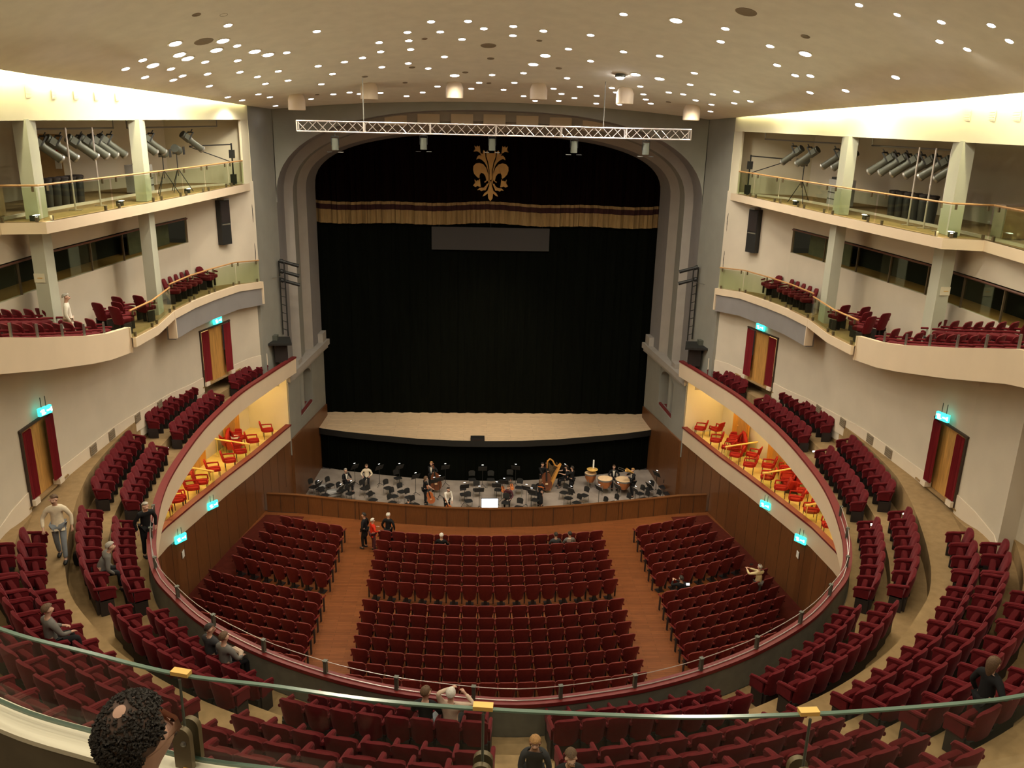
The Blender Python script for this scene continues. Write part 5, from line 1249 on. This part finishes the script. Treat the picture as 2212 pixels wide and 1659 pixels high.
    if shirt:
        m = MB(); f_ = R @ Vector((0, 1, 0)); 
        for q in (.18, .3, .4): pass
        a, b = U(0, .128, .12), U(0, .118, .47); rows = []
        for i in range(5):
            q = i/4; c = a+(b-a)*q; w_ = .02+.055*q; rows.append([tuple(c+Vector((-w_, -.012, 0))), tuple(c+f_*.012), tuple(c+Vector((w_, -.012, 0)))])
        m.grid(rows); m.grid([[tuple(Vector(v)-f_*.02) for v in r] for r in rows], flip=True); m.build('shirt_front', M[shirt], t)
    # hair
    m = MB(); rows = []; nu, nv = 18, 9
    lim = .62 if bald else 1.0
    rr = random.Random(int(abs(loc[0]*100)))
    for j in range(nv):
        row = []
        for i in range(nu):
            a = 2*PI*i/nu; back = -math.cos(a)                         # a = 0 looks forward
            low = (1.15+.75*max(back, -.35)) if not longhair else (1.45+.95*max(back, -.25))
            st_ = .42 if bald else .0
            th = st_+(low-st_)*j/(nv-1); r_ = .108*(1+.03*rr.uniform(-1, 1))
            dz = math.cos(th); v = fw*math.cos(a)*math.sin(th)*1.08+side*math.sin(a)*math.sin(th)*.92+Vector((0, 0, dz*1.02))
            c = hc+Vector((0, 0, .018))-fw*.012; p = c+v*r_
            if longhair and th > 1.3: p = p+Vector((0, 0, -.16*(th-1.3)))-fw*.01
            row.append(tuple(p))
        rows.append(row)
    m.grid(rows, True, closed=True)
    inner = [[tuple(hc+(Vector(v)-hc)*.9) for v in r] for r in rows]; m.grid(inner, True, closed=True, flip=True); m.grid([rows[-1], inner[-1]], True, closed=True)
    if bald: m.grid([inner[0], rows[0]], True, closed=True)
    m.build('hair', M[hair], t)
    # face
    m = MB()
    for s in (-1, 1): m.lathe([(.0001, -.009), (.011, 0), (.0001, .009)], 6, tuple(hc+fw*.082+side*s*.034+Vector((0, 0, .012))))
    m.box(tuple(hc+fw*.085+Vector((0, 0, -.055))), (.045, .012, .008)); m.build('eyes_and_mouth', M['doorframe'], t)
    return t
def gfloor(x, y):
    best = min(((math.dist(ring(s*.25), (x, y)), s*.25) for s in range(-133, 134)), key=lambda q: q[0]); s = best[1]; d = best[0]
    a = abs(s); z = zring(s); f = .2+.35*min(max((a-11.5)/4, 0), 1)-.4*min(max((a-20.5)/6, 0), 1)
    g = lambda v: v if a < 12 else v+(f-v)*min((a-12)/1.5, 1)
    o = -.75
    for dd, v in ((1.2, -.35), (2.04, f), (3.05, g(.6)), (3.8, g(1.)), (4.6, g(1.4)), (5.35, g(1.8)), (6.15, g(2.2)), (6.95, g(2.6))):
        if d > dd: o = v
    return z+o
def gal(px, py):
    d = ray(px, py); t = 5.
    while t < 50:
        p = CAM+d*t
        if p[2] < 9.9 and p[2] <= gfloor(p[0], p[1]): return (p[0], p[1], gfloor(p[0], p[1]))
        t += .05
def atseat(px, py, lst, hz=.6):                       # nearest built seat to a sight line
    best = None
    for g in lst:
        v = np.array([g[0], g[1], g[2]+hz])-CAM; dz = v@FW; q = math.hypot(1106+F*(v@RX)/dz-px, 829.5+F*(v@DN)/dz-py)
        if best is None or q < best[0]: best = (q, g)
    return best[1]
def seated(label, px, py, lst, hz=.8, **kw):
    g = atseat(px, py, lst, hz); a = g[3]; x, y, z = g[0]-math.sin(a)*.24, g[1]+math.cos(a)*.24, g[2]
    return person(label, (x, y, z), a, 'sit', **kw)

# the balding man in front of the camera
d = ray(287, 1572); hp = CAM+d*2.35
t = person('balding dark-haired man seen from behind just below the camera, at the front balustrade', (float(hp[0]), float(hp[1]), float(hp[2])-1.25), -.35, 'sit', h=1.72, top='darkgrey_cloth', legs='darkgrey_cloth', hair='hairdk', near=True, look=(.35, 1, 0), sub=2)
HEADZ = t
for o in list(t.children):
    if o.name.startswith('hair'): bpy.data.objects.remove(o)
rr = random.Random(3); m = MB(); c = Vector((.006, -.012, 1.262))
for i in range(2600):
    u = rr.uniform(-.75, 1); a = rr.uniform(0, 2*PI); v = Vector((math.cos(a)*math.sqrt(1-u*u), math.sin(a)*math.sqrt(1-u*u), u))
    fwd = v.x*.33+v.y*.94
    if fwd > .55 and u < .5: continue
    if u < -.05 and fwd > -.15: continue
    d_ = (v-Vector((.12, -.42, .9)).normalized()).length
    if d_ < .2 or (d_ < .5 and rr.random() > (d_-.15)*1.6): continue
    p = c+Vector((v.x*.088, v.y*.108, v.z*.112)); q = rr.uniform(.004, .009)*(1.2 if u < .3 else .7)
    o_ = v.orthogonal().normalized(); b_ = v.cross(o_); k = rr.uniform(0, 6.28); e1 = o_*math.cos(k)+b_*math.sin(k)
    m.path([p-v*.006, p+v*q+e1*q*.5, p+v*q*1.3+e1*q*1.5, p+v*q*.3+e1*q*2.1], [.0045, .0045, .0035, .0015], 4)
m.build('curly_hair', M['hairdk'], t)
m = MB(); rows = []
for j in range(14):
    th = .02+2.0*j/13; rows.append([tuple(c+Vector((math.cos(a)*math.sin(th)*.0895, math.sin(a)*math.sin(th)*.1095, math.cos(th)*.113))) for a in [PI/2-.34+.75*min(1, th/1.1)+(2*PI-1.5*min(1, th/1.1))*i/24 for i in range(25)]])
m.grid(rows).build('scalp_hair', M['hairscalp'], t)
m = MB(); dd = Vector((.12, -.42, .9)).normalized(); a1 = dd.orthogonal().normalized(); b1 = dd.cross(a1); rows = []
for j in range(5):
    r2 = (.004+.30*j/4)*.62; vs = [(dd+(a1*math.cos(k*PI/8)+b1*math.sin(k*PI/8))*r2).normalized() for k in range(16)]
    rows.append([tuple(c+Vector((v.x*.092, v.y*.112, v.z*.1155))) for v in vs])
m.grid(rows, True, closed=True).build('bald_patch', M['skin'], t)
t.scale = (.93, .93, .93); t.location[2] += .08
person('man in a cream jumper and grey jeans walking up the left gallery walkway', gal(140, 1228), PI+.25, 'stand', h=1.76, top='cream_cloth', legs='jeans', hair='hairbr', feet=((-.1, .2, .06), (.1, -.22, .1)), lean=.04, hl=(-.3, .05, .88), hr=(.28, .2, .95), look=(.2, 1, 0))
person('grey-haired person in a long black coat at the left gallery steps beside the ring', gal(322, 1203), -2.4, 'stand', h=1.68, top='black_cloth', legs='black_cloth', hair='hairgr', coat=True, lean=.25)
seated('stooping person in mottled grey, sitting in the left block beside the lower steps', 208, 1205, [g for g in GALLERY if g[5] < 0], top='grey_cloth', legs='black_cloth', hair='hairgr', lean=.55)
p = gal(180, 1222); tag(cushion(MB(), (0, 0, .2), (.4, .25, .38), .1).build('shoulder_bag', M['black'], loc=p), 'black bag on the left gallery floor beside the stooping person', 'bag')
seated('dark-haired man in a charcoal jacket, left of the seated couple, curved left block', 450, 1405, [g for g in GALLERY if g[5] < 0], top='darkgrey_cloth', legs='black_cloth', hair='hairdk', look=(.6, .8, 0))
t = seated('person in olive grey with a pale scarf, right of the couple in the left block', 490, 1418, [g for g in GALLERY if g[5] < 0], top='grey_cloth', legs='black_cloth', hair='hairbr', near='whiteshoe')
m = MB().path([(-.2, .15, .72), (-.05, .3, .75), (.12, .32, .72), (.22, .2, .66)], [.03, .06, .06, .03], 8); o = m.build('pale_scarf', M['beige_cloth']); o.parent = t
seated('dark-haired person in black seated in the rear centre block, left of the white-haired woman', 900, 1540, [g for g in GALLERY if abs(g[5]) and g[9] == 'the rear centre block' and g[6] == 'B'], top='black_cloth', legs='jeans', hair='hairbr', look=(.3, .9, 0))
seated('white-haired woman in a pale top with hands behind her head, rear centre block', 985, 1545, [g for g in GALLERY if g[9] == 'the rear centre block' and g[6] == 'B'], top='beige_cloth', legs='black_cloth', hair='hairwh', hl=(-.02, .1, 1.28), hr=(.25, .12, 1.18))
q = atz(1157, 1577, 9.75); person('woman with long blonde hair and dark jacket in the centre gallery aisle', (q[0], q[1], q[2]-1.64), PI-.1, 'stand', h=1.64, top='darkgrey_cloth', legs='black_cloth', hair='hairbl', longhair=True, lean=.15, hl=(-.1, .28, 1.0), hr=(.08, .3, 1.0))
q = atz(1230, 1607, 9.95); t = person('man with glasses and black jacket looking down, right of the blonde woman', (q[0], q[1], q[2]-1.72), PI+.1, 'stand', h=1.74, top='black_cloth', legs='black_cloth', hair='hairbr', shirt='white_cloth', lean=.2, look=(0, 1, -.4), hl=(-.1, .3, 1.1), hr=(.1, .3, 1.1))
m = MB()
for s in (-1, 1): m.path([(s*.034+.024*math.cos(a), .0, .02*math.sin(a)) for a in [k*PI/5 for k in range(11)]], .003, 4)
m.box((0, 0, .003), (.02, .004, .004)); g_ = m.build('glasses', M['black'], t); g_.location = (0, .255, 1.585)
person('brown-haired woman in a black coat climbing the right gallery steps, facing right', gal(2105, 1610), -1.3, 'stand', h=1.66, top='black_cloth', legs='black_cloth', hair='hairbr', longhair=True, coat=True, feet=((-.1, .15, .06), (.1, -.15, .08)), hr=(.28, .15, 1.1))
seated('dimly lit person in dark olive, seated far left behind the balustrade glass', 85, 1400, [g for g in GALLERY if g[5] < 0 and g[6] == 'D'], top='grey_cloth', legs='black_cloth', hair='hairbr')
q = atx(134, 592, -12.85); person('bald man in a white shirt and beige trousers beside the left circle column', (float(q[0]), float(q[1]), z2(float(q[1]))), -1.2, 'stand', h=float(q[2])-z2(float(q[1])) if 1.4 < float(q[2])-z2(float(q[1])) < 2.1 else 1.72, top='white_cloth', legs='beige_cloth', hair='hairgr', bald=True)
# stalls
def fl(px, py): p = atz(px, py, 0.); return (float(p[0]), float(p[1]), 0.)
person('man in a long black coat standing in the left aisle before the orchestra pit', fl(789, 1184), 1.2, 'stand', h=1.76, top='black_cloth', legs='black_cloth', coat=True)
person('short-haired blonde woman in a red jacket in the left aisle', fl(806, 1190), -1.0, 'stand', h=1.62, top='red_cloth', legs='plum_cloth', hair='hairwh', coat=False, hl=(-.15, .3, 1.15), hr=(.25, .2, 1.1))
person('bald man in a dark overcoat standing right of the woman in red', fl(840, 1184), -.3, 'stand', h=1.76, top='black_cloth', legs='black_cloth', hair='hairwh', bald=True, coat=True)
SC_ = [s for s in STALLS]
seated('white-haired person in black, seated in the second row of the centre stalls', 948, 1180, SC_, top='black_cloth', legs='black_cloth', hair='hairwh')
t = seated('dark-clothed person seated beside a white sheet, front centre stalls near the right aisle', 1213, 1182, SC_, top='darkgrey_cloth', legs='black_cloth', hair='hairdk')
seated('grey-clad person beside the reader in the front centre stalls', 1240, 1182, SC_, top='grey_cloth', legs='black_cloth', hair='hairdk')
p = atz(1229, 1167, 1.15); tag(MB().box((0, 0, 0), (.17, .01, .24), rx=.5).build('sheet_of_paper', M['white'], loc=tuple(p)), 'white sheet held up between two people in the front centre stalls', 'paper')
t = seated('person in black holding a lit phone, right rear stalls block by the aisle', 1492, 1275, SC_, top='black_cloth', legs='black_cloth', hair='hairdk', hl=(-.12, .4, .95), hr=(.0, .42, .95))
p = atz(1486, 1262, 1.0); tag(MB().box((0, 0, 0), (.13, .01, .08), rx=-.4).build('lit_phone', M['monitor'], loc=tuple(p)), 'glowing phone held by the person in black, right stalls', 'phone')
p = atz(1643, 1219, 1.72); person('balding man in a pale yellow shirt holding up a phone by the right panelled wall', (float(p[0]), float(p[1]), 0), .35, 'stand', h=1.72, top='yellow_cloth', legs='grey_cloth', hair='hairgr', bald=True, hl=(-.34, .38, 1.4), hr=(-.2, .42, 1.4))
p = atz(1638, 1229, 1.42); tag(MB().box((0, 0, 0), (.14, .01, .08)).build('raised_phone', M['screen'], loc=(float(p[0])-.15, float(p[1])+.4, 1.4)), 'phone held up by the man in yellow at the right wall', 'phone')
# musicians
def pit(px, py, dz=0): p = atz(px, py, PZ+dz); return (float(p[0]), float(min(max(p[1], 37.8), 44.5)), PZ)
def mus(label, px, pyhead, hgt, rz, pose='stand', **kw):
    hh = hgt if pose == 'stand' else hgt-.42
    p = atz(px, pyhead, PZ+hh); y = float(min(max(p[1], 37.9), 44.55)); x = float(aty(px, pyhead, y)[0])
    return person(label, (x, y, PZ), rz, pose, h=hgt, **kw), (x, y)
mus('grey-haired musician in tails with white shirt front, seated at the far left of the pit', 746, 1012, 1.75, -2.4, 'sit', hair='hairgr', shirt='white_cloth', look=(0, 1, 0), hl=(-.1, .35, .8), hr=(.12, .35, .8))
mus('auburn musician in an open cream shirt, seated against the pit back wall', 791, 980, 1.75, PI, 'sit', top='cream_cloth', hair='hairbr', hl=(-.2, .3, .72), hr=(.2, .3, .72))
_, (bx, by) = mus('fair-haired bassist in tails with white shirt front, standing with his double bass', 932, 996, 1.78, PI-.2, hair='hairbl', shirt='white_cloth', hl=(-.25, .32, 1.25), hr=(-.1, .35, .95), look=(0, 1, -.1))
viol('double_bass', 'brown double bass held by the fair-haired bassist', 'double bass', (bx+.32, by-.35, PZ+.2), 1.75, 'bass', (.08, -.12, 0))
_, (bx, by) = mus('barely lit bassist in black at the back of the pit left of the harp', 1172, 998, 1.75, PI+.2, hair='hairdk', hl=(-.25, .32, 1.3), hr=(-.05, .35, 1.0))
viol('double_bass', 'dark double bass held by the bassist left of the harp', 'double bass', (bx+.25, by-.35, PZ+.2), 1.8, 'bass', (.08, -.05, 0))
_, (bx, by) = mus('brown-haired cellist in a black short-sleeved dress holding her cello', 917, 1028, 1.68, -1.2, hair='hairbr', longhair=True, sleeve='short', hl=(.1, .4, .95), hr=(.25, .4, 1.0), lean=.1)
viol('cello', 'orange cello leaning against the black-dressed cellist', 'cello', (bx+.42, by-.3, PZ+.22), 1.2, 'violin', (.12, -.25, .1))
_, (bx, by) = mus('cellist in a white shirt and black trousers bending over his cello', 965, 1048, 1.74, -2.6, top='white_cloth', hair='hairdk', hl=(-.1, .4, .95), hr=(.12, .38, .8), lean=.3)
viol('cello', 'orange cello held by the white-shirted cellist', 'cello', (bx+.25, by-.35, PZ+.12), 1.2, 'violin', (.1, -.3, .2))
mus('dark-haired head of a musician just above the pit wall, left of the cellists', 882, 1082, 1.3, 0, 'sit', hair='hairdk')
_, (bx, by) = mus('long-haired violinist in black standing near the pit wall right of the screen', 1168, 1034, 1.66, -.6, hair='hairbr', longhair=True, dress=True, hl=(-.2, .35, 1.3), hr=(.1, .3, 1.1))
viol('violin', 'small violin raised by the long-haired violinist', 'violin', (bx-.1, by-.25, PZ+1.3), .6, 'violin', (1.2, .3, .3))
mus('harpist in black with bare arms seated behind the golden harp', 1225, 992, 1.72, PI/2+.3, 'sit', hair='hairbr', sleeve='short', hl=(-.2, .45, .95), hr=(.2, .45, .95))
mus('standing musician in black tails right of the harp, turned sideways', 1237, 1006, 1.75, .9, hair='hairdk', coat=True, hl=(-.15, .3, 1.4), hr=(.15, .3, 1.3))
mus('percussionist in tails with white shirt front seated behind the kettledrums', 1327, 999, 1.76, PI, 'sit', hair='hairbr', shirt='white_cloth', hl=(-.2, .35, .75), hr=(.2, .35, .75))
_, (bx, by) = mus('blond trombonist in tails standing right of the kettledrums', 1370, 1010, 1.78, 1.9, hair='hairbl', shirt='white_cloth', hl=(-.15, .45, 1.3), hr=(.1, .4, 1.35), lean=.1)
t = thing('trombone', 'brass trombone raised by the blond musician', 'trombone', (bx-.15, by-.1, PZ+1.55)); t.rotation_euler = (0, .45, .3)
MB().tube((0, 0, 0), (-.9, 0, 0), .012, n=6).tube((0, 0, -.1), (-.9, 0, -.1), .012, n=6).tube((-.9, 0, 0), (-.9, 0, -.1), .012, n=6).build('slide', M['steel'], t); MB().tube((.1, 0, .0), (-.35, .05, .0), .02, .12, n=14, caps=False).build('bell', M['brass'], t); MB().path([(0, 0, -.1), (.15, 0, -.1), (.25, 0, -.05), (.15, 0, 0), (0, 0, 0)], .014, 6).build('tuning_slide', M['brass'], t)
mus('musician in maroon seated behind the score screen with a violin on the lap', 1100, 1046, 1.7, PI-.3, 'sit', top='plum_cloth', hair='hairbr', lean=.3)
for k, (px, py) in enumerate([(1088, 1055), (1107, 1050)]):
    p = atz(px, py, PZ+.75); viol('violin', 'orange violin standing %s of the musician in maroon' % ('left' if k == 0 else 'right'), 'violin', (float(p[0]), float(p[1]), PZ+.5), .62, 'violin', (-.5, 0, .4))
# harp
p = atz(1190, 1042, PZ); t = thing('harp', 'golden concert harp standing at the back of the pit', 'harp', (float(p[0]), 44.2, PZ), .1)
MB().path([(-.35, 0, .1), (-.36, 0, 1.0), (-.34, 0, 1.75)], .04, 8).build('column', M['harp'], t)
MB().path([(-.34, 0, 1.72), (-.2, 0, 1.86), (-.05, 0, 1.75), (.1, 0, 1.45), (.25, 0, 1.38), (.42, 0, 1.55)], [.05, .05, .045, .045, .05, .06], 8).build('neck', M['harp'], t)
m = MB(); m.grid([[(-.25, -.17, .14), (-.25, .17, .14)], [(.4, -.05, 1.55), (.4, .05, 1.55)]], False); m.add([(-.3, -.2, .12), (-.3, .2, .12), (-.1, .2, .12), (-.1, -.2, .12), (.38, -.05, 1.58), (.38, .05, 1.58), (.47, .05, 1.52), (.47, -.05, 1.52)], [(0, 1, 5, 4), (1, 2, 6, 5), (2, 3, 7, 6), (3, 0, 4, 7), (0, 3, 2, 1), (4, 5, 6, 7)]); m.build('soundbox', M['harp'], t)
m = MB()
for k in range(18): q = (k+1)/19; m.tube((-.22+.6*q, 0, .2+1.3*q), (-.3+.5*q, 0, 1.74-.3*math.sin(q*3)), .003, n=3, caps=False)
m.build('strings', M['skinhead'], t); MB().box((-.28, 0, .06), (.3, .42, .12)).build('pedestal', M['harp'], t)
# bake the skinned bodies
bpy.context.view_layer.update(); dg = bpy.context.evaluated_depsgraph_get(); done = []
for o in BAKE:
    done.append((o, bpy.data.meshes.new_from_object(o.evaluated_get(dg))))
for o, me in done:
    mt = o.data.materials[0]; o.modifiers.clear(); o.data = me
    if not me.materials: me.materials.append(mt)
    me.polygons.foreach_set('use_smooth', [True]*len(me.polygons))

# ============================================================ CAMERA GALLERY FRONT
FR = [(-4.2, 4.1), (-3.6, 3.65), (-3.03, 3.32), (-2.57, 3.14), (-2.15, 2.99), (-1.75, 2.91), (-1.35, 2.82), (-.91, 2.76), (-.45, 2.72), (-.09, 2.70), (.35, 2.71), (.65, 2.73), (1.05, 2.77), (1.3, 2.81), (1.9, 2.95), (2.5, 3.15), (3.2, 3.5)]
t = thing('front_glass_balustrade', 'frameless clear glass balustrade with green edge right in front of the camera', 'balustrade')
fr = [tuple(p) for p in catmull([np.array(p) for p in FR], 6, False)]
joints = [0, 24, 46, 68, len(fr)-1]
caps = [aty(390, 1449, 2.995), aty(1044, 1534, 2.735), aty(1738, 1546, 2.75)]
edge = []
for x in (-2.155, -.905, .43):
    pass
seg = []; cur = [fr[0]]
cx = [float(c[0]) for c in caps]
for a, b in zip(fr[:-1], fr[1:]):
    for q in cx:
        if a[0] < q <= b[0]: y = a[1]+(b[1]-a[1])*(q-a[0])/(b[0]-a[0]); cur.append((q-.004, y)); seg.append(cur); cur = [(q+.004, y)]
    cur.append(b)
seg.append(cur)
for s in seg:
    MB().strip([(x, y, 15.89, 16.292) for x, y in s], .02).build('glass_panel', M['glassdk'], t)
    MB().strip([(x, y, 16.292, 16.3) for x, y in s], .018).build('polished_edge', M['glassedge'], t)
    MB().strip([(x, y-.001, 15.878, 15.89) for x, y in s], .018).build('lower_edge', M['glassedge'], t)
for q in cx:
    y = float(np.interp(q, [p[0] for p in fr], [p[1] for p in fr])); nx = np.interp(q+.1, [p[0] for p in fr], [p[1] for p in fr])-np.interp(q-.1, [p[0] for p in fr], [p[1] for p in fr]); a = math.atan2(nx, .2)
    m = MB().box((q, y+.01, 16.307), (.078, .034, .018), rz=a); m.build('brass_cap', M['brass'], t)
    MB().tube((q, y-.012, 16.06), (q, y-.012, 16.29), .006, n=6).build('tie_rod', M['lamp'], t)
    for o_, mt_ in ((-.03, 'bronze'), (.035, 'bronze')):
        P = [(-.04, 15.87), (.04, 15.87), (.04, 16.03)]+[(.04*math.cos(k*PI/8), 16.03+.04*math.sin(k*PI/8)) for k in range(1, 8)]+[(-.04, 16.03)]
        n = len(P); c_, s_ = math.cos(a), math.sin(a)
        V = [(q+u*c_-(o_+w_)*s_, y+u*s_+(o_+w_)*c_, z) for w_ in (-.012, .012) for u, z in P]
        MB().add(V, [tuple(range(n)), tuple(range(2*n-1, n-1, -1))]+[(i, (i+1) % n, n+(i+1) % n, n+i) for i in range(n)]).build('clamp_plate', M[mt_], t)
    MB().lathe([(.0001, .008), (.012, .004), (.012, -.006)], 10, (q, y-.046, 16.0), Matrix.Rotation(PI/2, 3, 'X')).build('bolt_head', M['steel'], t)
    MB().tube((q, y-.03, 15.84), (q, y-.03, 15.88), .018, n=10).build('brass_foot', M['brass'], t)
mb = MB(); rows = [[(x, y+.06, 15.4), (x, y+.06, 15.85), (x, y-.10, 15.85), (x, y-.10, 15.825)] for x, y in fr]; mb.grid(rows, False); struct('trim_balcony_ledge', mb, 'creamw')
mb = MB().grid([[(x, y-.095, 15.83), (x, y-.095, 15.45)] for x, y in fr], False); struct('wall_balcony_inner', mb, 'carpetd')
mb = MB().grid([[(x, y-.1, 15.46), (x, .9, 15.46)] for x, y in fr], False); mb.box((0, -.2, 16.1), (8, 2.2, .1)); mb.box((0, -1.2, 16.7), (8, 1.6, .1)); struct('floor_balcony', mb, 'carpetd')
g = next(iter([GAP])); 
t = dup(GAP, (HEADZ.location[0]+math.sin(-.35)*.24, HEADZ.location[1]-math.cos(.35)*.24, 15.46), -.35, 'crimson seat under the balding man at the front balustrade', 'balcony seats')
HEADZ.location[2] = max(HEADZ.location[2], 15.4)
